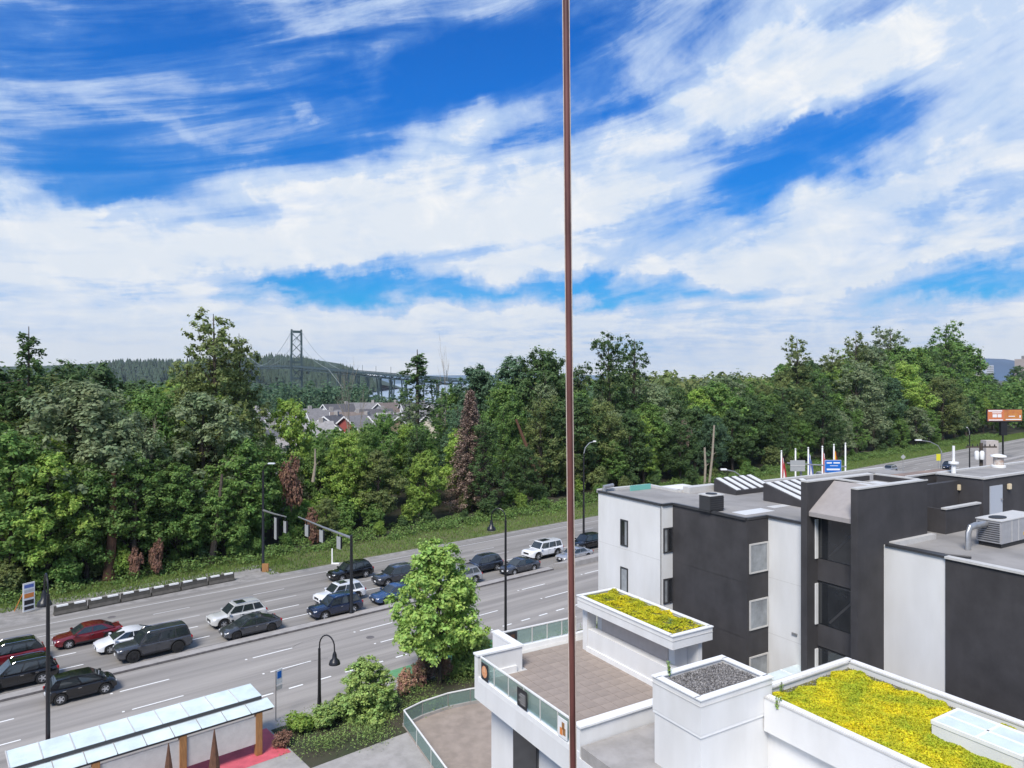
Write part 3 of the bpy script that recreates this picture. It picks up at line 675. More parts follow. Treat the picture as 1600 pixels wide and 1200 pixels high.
scatter('roadside_grass', 'pale dry grass tuft by the white board at far left', 2500, -3, 3, 75.2, 77.5, .5, mat('dry_grass', (.30,.28,.08), .8, island=.4, trans=.3), .01)
# far woods between the houses and the bridge
rf = random.Random(11)
def farwood(name, label, n, pxr, Yr, topf, tint, seed):
    C = []; Nn = []; S = []; r = np.random.default_rng(seed)
    for i in range(n):
        Y = rf.uniform(*Yr); px = rf.uniform(*pxr); x = (px-800)/F*Y; zb = max(-22, ground_z(x, Y)); top = H + (HZ - topf(px) - rf.uniform(0, 14))/F*Y; hgt = max(6, top - zb); w_ = hgt*rf.uniform(.20,.32)
        k = 420; v = r.normal(0, 1, (k, 3)); v /= np.linalg.norm(v, axis=1)[:, None]; nsub = 16; u = r.normal(0,1,(nsub,3)); u /= np.linalg.norm(u, axis=1)[:, None]
        sc_ = u * r.uniform(.5,.85,nsub)[:, None]; idx = r.integers(0, nsub, k); q = (sc_[idx] + v*.26) * np.array([w_, w_, hgt*.46]) + np.array([x, Y, zb + hgt*.52])
        C.append(q); Nn.append(v + np.array([0,0,.8])); S.append(np.full(k, w_*.24))
    V, Fq = leaves(np.concatenate(C), np.concatenate(Nn), np.concatenate(S), .8, .5)
    o = link(bpy.data.objects.new(name, mesh_np(name, V, Fq, [tint]))); return tag(o, label, kind='stuff')
farwood('far_wood', 'mass of distant trees between the houses and the bridge', 150, (150, 640), (300, 520), lambda p: np.interp(p, (150,390,470,560,600,640), (592,588,588,594,612,612)), LM['blue'], 1)
farwood('far_wood', 'mass of trees on the plain right of the bridge', 170, (690, 1240), (190, 420), lambda p: np.interp(p, (690,800,1000,1240), (606,582,574,576)), LM['olive'], 2)
farwood('far_wood', 'distant green trees beyond the billboard at right', 90, (1490, 1720), (260, 520), lambda p: np.interp(p, (1490,1550,1600,1700), (592,590,585,585)), LM['mid'], 4)
farwood('neighbourhood_trees', 'small garden trees among the far houses', 120, (470, 760), (130, 280), lambda p: 652, LM['mid'], 5)
def spires(name, label, n, pxr, Yr, topf, seed):
    r = random.Random(seed); mb = MB().use(mat('spire_forest', (.040,.066,.040), .95, noise=.3, nscale=.05))
    for i in range(n):
        px = r.uniform(*pxr); Y = r.uniform(*Yr); x = (px-800)/F*Y; zt = H + (HZ - topf(px) + r.uniform(-9, 3))/F*Y; hh = r.uniform(16, 26); wd = r.uniform(5, 8)
        for k in range(3):
            z0 = zt - hh*(1-.28*k) ; z1 = zt - hh*(.5-.25*k); mb.bar((x, Y, z0), (x, Y, z1), wd*(1-.28*k), 5, wd*.12*(2.4-k), cap=False)
    return tag(mb.build(name), label, kind='stuff')
spires('hill_conifers', 'jagged conifers covering the wooded hill behind the bridge', 620, (150, 575), (1700, 2080), lambda p: np.interp(p, (150,200,280,390,420,470,500,545,575), (566,562,562,552,552,557,564,572,585)), 3)
spires('slope_conifers', 'conifers on the lower slope of the wooded hill', 500, (150, 590), (1350, 1650), lambda p: np.interp(p, (150,400,590), (576,574,590)), 9)
# ------------------------------------------------------------------ suspension bridge
def bridge():
    T1 = Vector((-319,1061,0)); ax = Vector((.51,-.86,0)); sd2 = Vector((.86,.51,0))
    root = thing('suspension_bridge', 'grey-green suspension bridge with a tall cross-braced tower and trestle viaduct', 'bridge', (0,0,0)); m = M['steel_green']
    def deck(t):  # height of the road along the axis (t from tower towards us)
        return 37.5 - .036*max(0, t) * (1 - .00002*t) + (2.5*math.sin(math.pi*min(1, -t/473)) if t < 0 else 0)
    def P(t, off, z): return T1 + ax*t + sd2*off + Vector((0,0,z))
    for k, t0 in enumerate((0, -473)):
        tw = MB().use(m); zb = -22
        for s_ in (-1, 1):
            tw.beam(P(t0, s_*8.2, zb), P(t0, s_*7.0, 90), 2.1, 2.6); tw.beam(P(t0, s_*7.0, 90), P(t0, s_*7.0, 92.5), 2.2, 2.2)
        for z in (20, 44, 89): tw.beam(P(t0, -7.6, z), P(t0, 7.6, z), 1.4, 3.0 if z != 89 else 3.6)
        for (a, b) in ((44, 58), (58, 73), (73, 87), (2, 20), (20, 36)):
            tw.beam(P(t0, -7.4, a), P(t0, 7.4, b), .9, .9); tw.beam(P(t0, 7.4, a), P(t0, -7.4, b), .9, .9)
        tw.build('tower', root)
    dk = MB().use(m); ts = list(range(-760, 541, 20))
    for a, b in zip(ts, ts[1:]):
        dk.beam(P(a, 0, deck(a)), P(b, 0, deck(b)), 14, 1.2)
        for s_ in (-1, 1):
            dk.beam(P(a, s_*6.4, deck(a) - 3.4), P(b, s_*6.4, deck(b) - 3.4), .6, .8); dk.beam(P(a, s_*6.4, deck(a)), P((a+b)/2, s_*6.4, deck(a) - 3.4), .5, .5); dk.beam(P((a+b)/2, s_*6.4, deck(a) - 3.4), P(b, s_*6.4, deck(b)), .5, .5)
            dk.beam(P(a, s_*7, deck(a) + 1.3), P(b, s_*7, deck(b) + 1.3), .2, .9)
    dk.build('deck', root)
    cb = mat('cable_pale', (.22,.25,.25), .5)
    for s_ in (-1, 1):
        c = MB().use(cb); pts = [P(-473*u, s_*7, 41.5 + 48.5*(2*u-1)**2) for u in [i/24 for i in range(25)]]; c.tube(pts, .28, 5)
        side = [P(187*u, s_*7, 90 + (deck(187) + 1 - 90)*u - 9*math.sin(math.pi*u)) for u in [i/10 for i in range(11)]]; c.tube(side, .28, 5)
        c.tube([side[-1], P(300, s_*7, -12)], .3, 5); c.build('cable', root)
        hg = MB().use(cb)
        for i in range(1, 40):
            u = i/40; t = -473*u; hg.bar(P(t, s_*7, deck(t)), P(t, s_*7, 41.5 + 48.5*(2*u-1)**2), .10, 3, cap=False)
        hg.build('hangers', root)['kind'] = 'stuff'
    t = 187
    while t < 540:
        pr = MB().use(m); zt = deck(t) - 3.5; x = P(t, 0, 0); zb = -22; w2 = 6 if (t-187) // 36 % 2 == 0 else 1.2
        for s_ in (-1, 1):
            for e in (-w2, w2): pr.beam(P(t+e, s_*9, zb), P(t+e, s_*6, zt), 1.0, 1.0)
            if w2 > 2:
                h2 = (zt + zb)/2
                for (a, b) in ((zb, h2), (h2, zt)): pr.beam(P(t-w2, s_*7.5, a), P(t+w2, s_*7.5, b), .6, .6); pr.beam(P(t+w2, s_*7.5, a), P(t-w2, s_*7.5, b), .6, .6)
                pr.beam(P(t-w2, s_*7.5, h2), P(t+w2, s_*7.5, h2), .6, .6)
        pr.beam(P(t, -7, zt), P(t, 7, zt), 1.2, 1.2); pr.beam(P(t, -8, 0), P(t, 8, 0), .8, .8); pr.build('pier', root); t += 36
    lp = MB().use(m).bar((0,0,0), (0,0,8), .25, 4).mesh('deck_lamp')
    for t in range(-400, 530, 45): inst(lp, 'deck_lamp', root, P(t, 7, deck(t)))
bridge()
# far towers at right
def tower_block(px0, px1, top, Y, m, label, floors):
    a = atd(px0, top, Y); b = atd(px1, top, Y); wd = b.x - a.x; root = thing('apartment_tower', label, 'building', ((a.x+b.x)/2, Y, -5), .25)
    hh = a.z + 5; MB().use(m).box(-wd/2, wd/2, -9, 9, 0, hh).build('wall', root); MB().use(M['roof']).box(-wd/5, wd/5, -3, 3, hh, hh+4).build('roof', root)
    fl = MB().use(M['glass_pale']).box(-wd*.45, wd*.45, -9.2, -9.02, 0, 1.5).mesh('window_band')
    for k in range(floors): inst(fl, 'window_band', root, (0,0, hh - 3*(k+1)))
tower_block(1505, 1527, 563, 900, mat('tower_beige', (.42,.38,.34), .9), 'beige apartment tower beyond the trees, taller and nearer of the far towers', 12)
tower_block(1531, 1545, 571, 1000, mat('tower_white', (.5,.52,.56), .9), 'pale low tower beyond the trees, just right of the beige one', 9)
tower_block(1594, 1610, 561, 900, mat('tower_tan', (.45,.38,.33), .9), 'tan tower cut by the right edge of the picture', 10)
# ------------------------------------------------------------------ far houses
wallc = [mat('house_%s' % n, c, .85) for n, c in (('white', (.62,.62,.62)), ('cream', (.55,.50,.42)), ('grey', (.30,.31,.33)), ('blue', (.22,.27,.33)), ('orange', (.50,.26,.12)), ('red', (.30,.07,.06)), ('brown', (.22,.16,.12)))]
roofc = [mat('shingle_%s' % n, c, .9, noise=.15, nscale=2) for n, c in (('grey', (.17,.165,.17)), ('dark', (.09,.088,.095)), ('brown', (.16,.13,.115)), ('pale', (.27,.26,.26)))]
cname = ['white','cream','grey','blue-grey','orange','red','brown']; rname = ['grey','dark','brown','pale grey']
hw = MB().use(M['white_trim']).box(-.6,.6,-.05,.05,0,1.3).mesh('window_frame'); hp = MB().use(M['glass_dark']).box(-.5,.5,-.08,-.05,.1,1.2).mesh('pane')
def house(p, rz, L_, W_, hh, wc, rc, label):
    root = thing('house', label, 'house', p, rz, 'houses beyond the wood')
    MB().use(wallc[wc]).box(-L_/2, L_/2, -W_/2, W_/2, 0, hh).add([(-L_/2,-W_/2,hh),(-L_/2,W_/2,hh),(-L_/2,0,hh+W_*.36)], [(0,1,2)]).add([(L_/2,-W_/2,hh),(L_/2,W_/2,hh),(L_/2,0,hh+W_*.36)], [(0,1,2)]).build('wall', root)
    e = .5; t = .18; zr = hh + W_*.36; rb = MB().use(roofc[rc]); W2 = W_/2 + e; ze = hh - e*.72
    for s_ in (-1, 1):
        rb.add([(-L_/2-e, s_*W2, ze+.02),(L_/2+e, s_*W2, ze+.02),(L_/2+e, 0, zr+.05),(-L_/2-e, 0, zr+.05),(-L_/2-e, s_*W2, ze+t),(L_/2+e, s_*W2, ze+t),(L_/2+e, 0, zr+t+.05),(-L_/2-e, 0, zr+t+.05)], ((0,1,2,3),(4,7,6,5),(0,4,5,1),(0,3,7,4),(1,5,6,2)))
    ro = rb.build('roof', root); MB().use(M['white_trim']).beam((-L_/2-e-.02,-W2,ze+.1),(-L_/2-e-.02,0,zr+.1),.08,.3).beam((-L_/2-e-.02,W2,ze+.1),(-L_/2-e-.02,0,zr+.1),.08,.3).build('bargeboard', ro)
    MB().use(M['concrete']).box(L_*.2, L_*.2+.9, -.4, .5, zr-1, zr+1).build('chimney', ro)
    for zz in (1.0, hh-1.9):
        for k in range(3):
            f = inst(hw, 'window', root, (-L_/3 + k*L_/3, -W_/2-.03, zz)); inst(hp, 'pane', f)
        f = inst(hw, 'window', root, (-L_/2-.03, 0, zz), (0,0,-math.pi/2)); inst(hp, 'pane', f)
rh = random.Random(21)
hs_ = [(425,650,190,.9,0,0),(408,662,165,.3,0,3),(432,672,150,.9,6,0),(400,650,195,1.2,1,1),(448,656,175,.5,0,0),(422,688,140,.2,2,3),(505,642,190,.6,0,0),(520,650,170,1.4,2,1),(545,645,185,.3,5,2),(563,650,170,1.1,5,0),(545,658,175,.9,4,2),(585,640,200,.5,1,1),(600,650,175,.9,0,0),(622,646,180,.2,0,3),(575,654,180,.7,2,0),(640,650,165,1.3,6,1),(660,642,180,.4,0,0),(690,648,165,1.0,1,2),(715,648,190,.3,0,3),(738,652,185,.8,2,1),(485,660,160,.4,2,3),(530,632,235,.8,0,1),(570,630,240,.2,3,0),(610,630,230,1.0,2,2),(650,630,230,.5,0,1),(690,632,220,.9,6,0),(470,640,200,.7,3,0),(390,640,200,.9,0,3),(770,652,190,.8,1,3),(200,628,190,.2,0,0),(235,630,190,.5,0,3),(820,640,190,.6,0,2)]
used = set()
for (px, ridge, Y, rz, wc, rc) in hs_:
    top = atd(px, ridge, Y); zb = ground_z(top.x, Y); W_ = rh.uniform(6.5, 8); hh = max(4.5, top.z - zb - W_*.36)
    lab = '%s house with %s roof' % (cname[wc], rname[rc])
    where = 'left of the pointed young maple' if px < 470 else 'below the bridge viaduct' if px < 600 else 'under the open-topped pine' if px < 700 else 'glimpsed through the middle of the wood'
    if px < 300: where = 'showing above the silvery tree at left'
    if Y > 195: where += ', far row'
    elif Y < 145: where += ', nearest row'
    lab += ' ' + where
    if lab in used: lab += ', turned gable-on' if rz > .6 else ', turned side-on'
    used.add(lab); house(Vector((top.x, Y, zb)), rz, rh.uniform(8.5, 11.5), W_, hh, wc, rc, lab)
# ------------------------------------------------------------------ cars
def car_meshes(kind):
    g = dict(sedan=dict(L=4.75, W=1.84, zb=.30, belt=.93, roof=1.47, hood=.80, deck=1.00, nose=.64, x=(1.15,.30,-1.00,-1.85), wb=2.8, r=.355),
             coupe=dict(L=4.70, W=1.88, zb=.28, belt=.92, roof=1.44, hood=.76, deck=1.02, nose=.60, x=(1.30,.30,-.75,-2.10), wb=2.87, r=.365),
             hatch=dict(L=4.05, W=1.78, zb=.30, belt=1.0, roof=1.60, hood=.92, deck=1.0, nose=.70, x=(1.45,.55,-1.45,-1.93), wb=2.57, r=.37),
             suv=dict(L=4.70, W=1.90, zb=.36, belt=1.06, roof=1.74, hood=1.0, deck=1.08, nose=.82, x=(1.12,.42,-1.75,-2.22), wb=2.76, r=.40),
             big=dict(L=5.25, W=2.02, zb=.42, belt=1.18, roof=1.95, hood=1.14, deck=1.18, nose=.96, x=(1.22,.66,-2.25,-2.52), wb=3.10, r=.46))[kind]
    L_, W_, r = g['L'], g['W'], g['r']; hx = L_/2; wb = g['wb']; fx = wb/2 + .02; rx = -wb/2 + .02; ar = r + .07; x1, x2, x3, x4 = g['x']
    xs = sorted(set([hx, hx-.10, hx-.28, -hx, -hx+.08, -hx+.22, x1, x4, 0, .5, -.5] + [c + ar*math.cos(math.pi*k/8) for c in (fx, rx) for k in range(9)]))
    sec = []
    for x in xs:
        ef = max(0, (x - (hx-.55))/.55); er = max(0, (-(hx-.45) - x)/.45)
        half = W_/2 * (1 - .17*ef**2 - .12*er**2)
        if x > x1: tz = g['hood'] + (g['belt']-.02-g['hood'])*max(0, 1-(x-x1)/(hx-x1))**1.2 if True else 0
        elif x < x4: tz = g['deck'] - .04*(x4-x)/(hx+x4+.01)
        else: tz = g['belt']
        if x > hx-.3: tz = g['nose'] + (tz-g['nose'])*((hx-x)/.3)**.5
        if x < -hx+.22: tz = tz - .10*(1-(x+hx)/.22)**1.5
        zb = g['zb'] + .10*max(0, (x-(hx-.3))/.3) + .10*max(0, (-(hx-.3)-x)/.3)
        for c in (fx, rx):
            if abs(x-c) < ar: zb = max(zb, r + math.sqrt(max(0, ar*ar-(x-c)**2)))
        zb = min(zb, tz-.12); zm = max(zb + .02, g['zb'] + (tz-g['zb'])*.60)
        sec.append([(x, 0, tz+.035), (x, half*.62, tz+.02), (x, half*.88, tz-.02), (x, half*.975, tz-.09), (x, half, min(zm, tz-.10)), (x, half*.985, zb), (x, half*.80, zb), (x, 0, zb)])
    V = []; n = 8
    for s_ in sec: V += s_ + [(p[0], -p[1], p[2]) for p in s_[1:-1]]
    m_ = 14; ring = list(range(8)) + [13,12,11,10,9,8]      # closed ring of indices
    b = MB().use(M['plastic']); fs = []
    for i in range(len(sec)-1):
        for k in range(14): a0, a1 = ring[k], ring[(k+1) % 14]; fs.append((i*14+a0, i*14+a1, (i+1)*14+a1, (i+1)*14+a0))
    fs.append(tuple(ring)); fs.append(tuple((len(sec)-1)*14 + q for q in ring[::-1]))
    out = {}; bod = MB(); bod.use('PAINT'); bod.add(V, fs); out['body'] = bod
    wbt = W_/2*.90; wt = W_/2*.73; zb_ = g['belt']; zt = g['roof']
    A = [Vector((x1, wbt*.93, zb_)), Vector((x2, wt*.97, zt-.03)), Vector((x3, wt*.97, zt-.05)), Vector((x4, wbt*.90, zb_ if kind != 'sedan' else g['deck']-.02))]
    mid = (x2+x3)/2; cab = MB(); cab.use('PAINT'); m2 = lambda p: Vector((p.x, -p.y, p.z))
    Am = [A[0], A[1], Vector((mid, wt, zt)), A[2], A[3]]; lower = Vector((mid, wbt, zb_))
    Vc = Am + [lower] + [m2(p) for p in Am] + [m2(lower)] + [Vector((x2+.02, 0, zt+.005)), Vector((mid, 0, zt+.04)), Vector((x3, 0, zt-.01))]
    fc = [(0,1,2,5),(5,2,3,4),(6,11,8,7),(11,10,9,8),(1,12,13,2),(2,13,14,3),(7,8,13,12),(8,9,14,13),(0,6,7,12,1),(4,3,14,9,10)]
    cab.add(Vc, fc); out['cabin'] = cab
    # glass, set proud
    def lerp(a, b, t): return a + (b-a)*t
    def quad(mb, pts, off): mb.add([p+off for p in pts] + [p - off*1.5 for p in pts], ((0,1,2,3),(7,6,5,4),(0,4,5,1),(1,5,6,2),(2,6,7,3),(3,7,4,0)))
    nside = Vector((0, zt-zb_, wbt-wt)).normalized()*.012
    wins = []
    cuts = [.03,.37,.70,.97] if kind in ('suv','big') else [.04,.44,.86]
    B0, B1 = A[0], A[3]; T0, T1 = A[1], A[2]
    for s_ in (1, -1):
        for a_, b_ in zip(cuts, cuts[1:]):
            mb = MB().use(M['car_glass']); a2, b2 = a_ + .015, b_ - .015; lo, hi = .10, .88
            def S(u, v):
                bt = lerp(Vector((B0.x, 0, zb_)), Vector((B1.x, 0, B1.z)), u); tp = lerp(Vector((T0.x, 0, T0.z)), Vector((T1.x, 0, T1.z)), u); p = lerp(bt, tp, v)
                yb = lerp(B0, B1, u).y + (wbt - wbt*.93)*math.sin(math.pi*u); yt = lerp(T0, T1, u).y + .03*wt*math.sin(math.pi*u)
                p.y = yb + (yt-yb)*v; p.y += .015; return Vector((p.x, s_*p.y, p.z))
            quad(mb, [S(a2,lo), S(b2,lo), S(b2,hi), S(a2,hi)], Vector((0, s_*nside.y, nside.z))); wins.append(mb)
    out['side_window'] = wins
    ws = MB().use(M['car_glass']); nf = Vector((zt-zb_, 0, x1-x2)).normalized()*.02
    quad(ws, [lerp(A[0], A[1], .08) + Vector((0,-.05,0)), lerp(A[0], A[1], .93) + Vector((0,-.03,0)), m2(lerp(A[0], A[1], .93)) + Vector((0,.03,0)), m2(lerp(A[0], A[1], .08)) + Vector((0,.05,0))], nf); out['windshield'] = ws
    rw = MB().use(M['car_glass']); nr_ = Vector((-(zt-zb_), 0, abs(x3-x4))).normalized()*.02
    quad(rw, [lerp(A[3], A[2], .15) + Vector((0,-.06,0)), lerp(A[3], A[2], .9) + Vector((0,-.03,0)), m2(lerp(A[3], A[2], .9)) + Vector((0,.03,0)), m2(lerp(A[3], A[2], .15)) + Vector((0,.06,0))], nr_); out['rear_window'] = rw
    ty = MB().use(M['tyre']); 
    def wheel(mb, rad, w_, n=18):
        pr = [(rad*.62, -w_/2), (rad*.93, -w_/2), (rad, -w_/2*.6), (rad, w_/2*.6), (rad*.93, w_/2), (rad*.62, w_/2)]
        vs = [(q*math.cos(2*math.pi*k/n), y, q*math.sin(2*math.pi*k/n)) for q, y in pr for k in range(n)]
        mb.add(vs, [(i*n+k, i*n+(k+1)%n, (i+1)*n+(k+1)%n, (i+1)*n+k) for i in range(len(pr)-1) for k in range(n)])
    wheel(ty, r, .23); out['tyre'] = ty.mesh('tyre', True)
    for nm in ('rim', 'rim_black'):
        rm = MB().use(M['rim_black']); n = 18; rr_ = r*.64
        rm.add([(rr_*math.cos(2*math.pi*k/n), .06, rr_*math.sin(2*math.pi*k/n)) for k in range(n)] , [tuple(range(n))])
        rm.use(M[nm if nm == 'rim_black' else 'rim']); 
        for k in range(n):
            a, b2 = 2*math.pi*k/n, 2*math.pi*(k+1)/n
            rm.add([(rr_*1.02*math.cos(a), .10, rr_*1.02*math.sin(a)), (rr_*1.02*math.cos(b2), .10, rr_*1.02*math.sin(b2)), (rr_*.88*math.cos(b2), .105, rr_*.88*math.sin(b2)), (rr_*.88*math.cos(a), .105, rr_*.88*math.sin(a))], [(0,1,2,3)])
        for k in range(5):
            a = 2*math.pi*k/5; c, s2 = math.cos(a), math.sin(a); t = .055
            rm.add([(-s2*t, .085, c*t), (s2*t, .085, -c*t), (rr_*.9*c+s2*t*.8, .10, rr_*.9*s2-c*t*.8), (rr_*.9*c-s2*t*.8, .10, rr_*.9*s2+c*t*.8)], [(0,1,2,3)])
        out[nm] = rm.mesh('rim')
    out['g'] = dict(g, hx=hx, fx=fx, rx=rx, wt=wt, zt=zt, A=A); return out
_car = {}
def car(kind, loc, rz, paint, label, cat='car', rails=False, sunroof=False, rim='rim', roof=None, clad=False, grp='cars on the road'):
    if kind not in _car: _car[kind] = car_meshes(kind)
    kind_ = kind; cm = _car[kind]; g = cm['g']; hx = g['hx']; W_ = g['W']
    root = thing('parked_car' if False else 'car', label, cat, loc, rz, grp)
    def paintbuild(key, name, pm, par, bev=0):
        s_ = cm[key]; t = MB(); t.v = s_.v; t.f = s_.f; t.m = [0]*len(s_.f); t.mats = [pm]; return t.build(name, par, smooth=42, bevel=bev)
    body = paintbuild('body', 'body', paint, root); cab = paintbuild('cabin', 'roof', roof or paint, root)
    cm['windshield'].build('windshield', root); cm['rear_window'].build('rear_window', root)
    for wmb in cm['side_window']: wmb.build('side_window', root)
    for x in (g['fx'], g['rx']):
        for s_ in (1, -1):
            t = inst(cm['tyre'], 'wheel', root, (x, s_*(W_/2-.13), g['r']), (0,0,0 if s_ > 0 else math.pi)); inst(cm[rim], 'rim', t)
    MB().use(M['plastic']).box(-hx+.15, hx-.15, -W_/2+.20, W_/2-.20, g['zb']-.10, g['zb']+.35).build('underbody', root)
    for s_ in (1, -1):
        MB().use(M['lamp_clear']).box(hx-.36, hx-.02, s_*W_*.26, s_*W_*.415, g['nose']-.10, g['nose']+.07).build('headlight', root, bevel=.03)
        MB().use(M['lamp_red']).box(-hx-.015, -hx+.22, s_*W_*.30, s_*W_*.455, g['deck']-.28, g['deck']-.08).build('taillight', root, bevel=.03)
        MB().use(paint).box(g['x'][0]-.28, g['x'][0]-.08, s_*(W_/2-.05), s_*(W_/2+.15), g['belt']+.02, g['belt']+.16).build('mirror', root, bevel=.03)
        for xh in (-.28, -1.15): MB().use(M['chrome'] if not clad else M['plastic']).box(xh, xh+.2, s_*(W_/2-.04), s_*(W_/2+.015), g['belt']-.17, g['belt']-.13).build('door_handle', root)
        MB().use(M['plastic']).box(-g['wb']/2+g['r']+.1, g['wb']/2-g['r']-.1, s_*(W_/2-.03), s_*(W_/2+.012), g['zb']-.02, g['zb']+.10).build('sill', root)
        for xh in (.02, -.95, g['x'][0]-.18): MB().use(M['plastic']).box(xh, xh+.012, s_*(W_/2-.06), s_*(W_/2+.003), g['zb']+.12, g['belt']-.08).build('door_seam', root)
        ac = MB().use(M['plastic'])
        for xc in (g['fx'], g['rx']):
            rr_ = g['r']+.075; ac = MB().use(M['plastic']); n_ = 12; pts = [(xc + rr_*math.cos(math.pi*k/n_), g['r'] + rr_*math.sin(math.pi*k/n_)) for k in range(n_+1)]; pt2 = [(xc + (rr_+.05)*math.cos(math.pi*k/n_), g['r'] + (rr_+.05)*math.sin(math.pi*k/n_)) for k in range(n_+1)]; yo = s_*(W_/2+.008); yi = s_*(W_/2-.05)
            ac.add([(x,yo,z) for x,z in pts] + [(x,yo,z) for x,z in pt2] + [(x,yi,z) for x,z in pt2], [(k,k+1,n_+2+k,n_+1+k) for k in range(n_)] + [(n_+1+k,n_+2+k,2*n_+3+k,2*n_+2+k) for k in range(n_)])
            if kind_ in ('suv','big'): ac.build('wheel_arch', root)
        if rails: MB().use(M['chrome'] if paint != M['plastic'] else M['plastic']).tube([(g['x'][1]-.1, s_*(g['wt']*.93), g['zt']-.02), (g['x'][1]-.25, s_*(g['wt']*.93), g['zt']+.06), (g['x'][2]+.3, s_*(g['wt']*.93), g['zt']+.05), (g['x'][2]+.1, s_*(g['wt']*.93), g['zt']-.03)], .022, 5).build('roof_rail', root)
    MB().use(M['plastic']).box(hx-.06, hx+.012, -W_*.22, W_*.22, g['nose']-.22, g['nose']-.02).build('grille', root)
    MB().use(M['plate']).box(hx, hx+.03, -.15, .15, g['zb']+.12, g['zb']+.27).build('licence_plate', root)
    MB().use(M['plate']).box(-hx-.03, -hx+.0, -.15, .15, g['zb']+.30, g['zb']+.45).build('licence_plate', root)
    if sunroof: MB().use(M['car_glass']).box(g['x'][2]*.35, g['x'][1]-.25, -.42, .42, g['zt']+.0, g['zt']+.052).build('sunroof', root)
    return root
def paint(n, c, metal=.25): return mat('car_paint_%s' % n, c, .22, metal=metal, coat=1)
HD = math.atan2(-.6467, -.7627)
def carpx(kind, px, py, wheel, col, label, **k):
    g = None
    if kind not in _car: _car[kind] = car_meshes(kind)
    g = _car[kind]['g']; s_, d_ = sd_(at(px, py, 0)); d_ += g['W']/2 - .1
    s_ += g['wb']/2 if wheel == 'f' else -g['wb']/2 if wheel == 'r' else 0
    return car(kind, rd(s_, d_, .006), HD, col, label, **k)
P_pale = paint('pale_silver', (.58,.58,.56), .1); P_white = paint('white', (.72,.73,.75), 0); P_black = paint('black', (.006,.006,.007)); P_grey = paint('grey', (.058,.061,.070), .4); P_silver = paint('silver', (.42,.42,.43), .5)
P_maroon = paint('maroon', (.16,.012,.018)); P_navy = paint('navy', (.012,.020,.050), .3); P_blue = paint('blue', (.035,.075,.17), .3); P_slate = paint('slate', (.045,.055,.075), .4)
carpx('suv', 12, 1046, 'c', P_maroon, 'red crossover with dark roof at the left edge, behind the black crossover', rails=True, roof=P_black)
carpx('suv', 66.7, 1068, 'r', P_black, 'black crossover cut by the left edge of the picture, in the lane beside the median', rails=True)
carpx('sedan', 108, 1014, 'f', P_maroon, 'maroon sedan in front of the white hatchback')
carpx('coupe', 172.7, 1022, 'f', P_white, 'white hatchback behind the dark grey large off-roader')
carpx('big', 209, 1035.5, 'f', P_grey, 'large dark grey off-roader with black wheels beside the median', rails=True, rim='rim_black', clad=True)
s_, d_ = sd_(at(94, 1102, 0)); car('hatch', rd(s_ + 1.28, d_ + .8, .006), TH, P_black, 'small black hatchback driving right on the near side of the median', rails=False)
carpx('suv', 350, 982.5, 'f', P_pale, 'pale silver crossover left of the dark fastback sedan', rails=True, sunroof=True)
carpx('coupe', 370, 1000, 'f', P_grey, 'dark grey fastback sedan in front of the silver crossover', sunroof=True, rim='rim_black')
carpx('suv', 534.5, 910, 'f', P_black, 'black crossover alone in the far lane, right of the white post', sunroof=True)
carpx('suv', 558, 938, 'r', P_white, 'white crossover beside the navy one at the signal mast', sunroof=True)
carpx('suv', 508, 969, 'f', P_navy, 'navy crossover at the foot of the signal mast', rails=True)
carpx('suv', 606, 917, 'f', P_grey, 'dark crossover half hidden by the street tree, above the blue car', rails=True)
carpx('sedan', 604, 945, 'f', P_blue, 'blue sedan half hidden behind the left of the street tree')
carpx('suv', 742.7, 912, 'r', P_silver, 'silver crossover with its nose hidden by the street tree')
carpx('suv', 776.5, 891.5, 'r', P_slate, 'slate blue crossover right of the street tree top', rails=True, sunroof=True)
carpx('sedan', 804, 899.5, 'f', P_grey, 'dark grey sedan behind the near tall lamp post')
carpx('big', 841, 876, 'f', P_white, 'large white off-roader left of the maroon cord', sunroof=True)
carpx('sedan', 892, 880, 'f', P_silver, 'silver sedan partly behind the maroon cord, next to the raised median')
carpx('suv', 912, 861, 'f', P_black, 'black crossover at the white building corner behind the silver sedan')
carpx('suv', 930, 900, 'r', P_slate, 'far') if False else None
carpx('suv', 1392, 740, 'f', P_silver, 'light grey crossover on the far stretch of road behind the roof')
carpx('sedan', 1349, 750, 'f', P_white, 'white sedan just above the dark stair tower roof')
carpx('suv', 1284, 752, 'f', P_white, 'white crossover behind the blue highway sign')
carpx('suv', 1484, 734, 'f', P_navy, 'dark crossover behind the white roof vent pipe')
# ------------------------------------------------------------------ street furniture
def goose_lamp(p, h, side, label, r0=.11):
    root = thing('street_lamp', label, 'street lamp', p, 0, 'black gooseneck street lamps'); m = M['black_metal']; u = side
    MB().use(m).lathe((0,0,0), [(.22,0),(.22,.25),(r0*1.3,.5),(r0,1.2),(r0*.75,h-1.2),(r0*.75,h-.9)], 10).build('pole', root, smooth=True)
    pts = [(0,0,h-1.0)] + [(u.x*.62*(1-math.cos(a)), u.y*.62*(1-math.cos(a)), h-.75 + .75*math.sin(a)) for a in [math.pi*k/10 for k in range(1, 10)]] + [(u.x*1.24, u.y*1.24, h-1.0)]
    MB().use(m).tube(pts, .045, 7).build('gooseneck', root, smooth=True)
    c = (u.x*1.24, u.y*1.24, h-1.75); hd = MB().use(m).lathe(c, [(.36,0),(.36,.05),(.30,.22),(.16,.36),(.13,.60),(.07,.78)], 14).build('lamp_shade', root, smooth=True)
    MB().use(M['lamp_clear']).lathe(c, [(.05,-.10),(.22,-.05),(.30,.0)], 12).build('lens', hd, smooth=True)
    return root
vL = Vector((-.7, .7, 0)); vR = Vector((.8, -.5, 0))
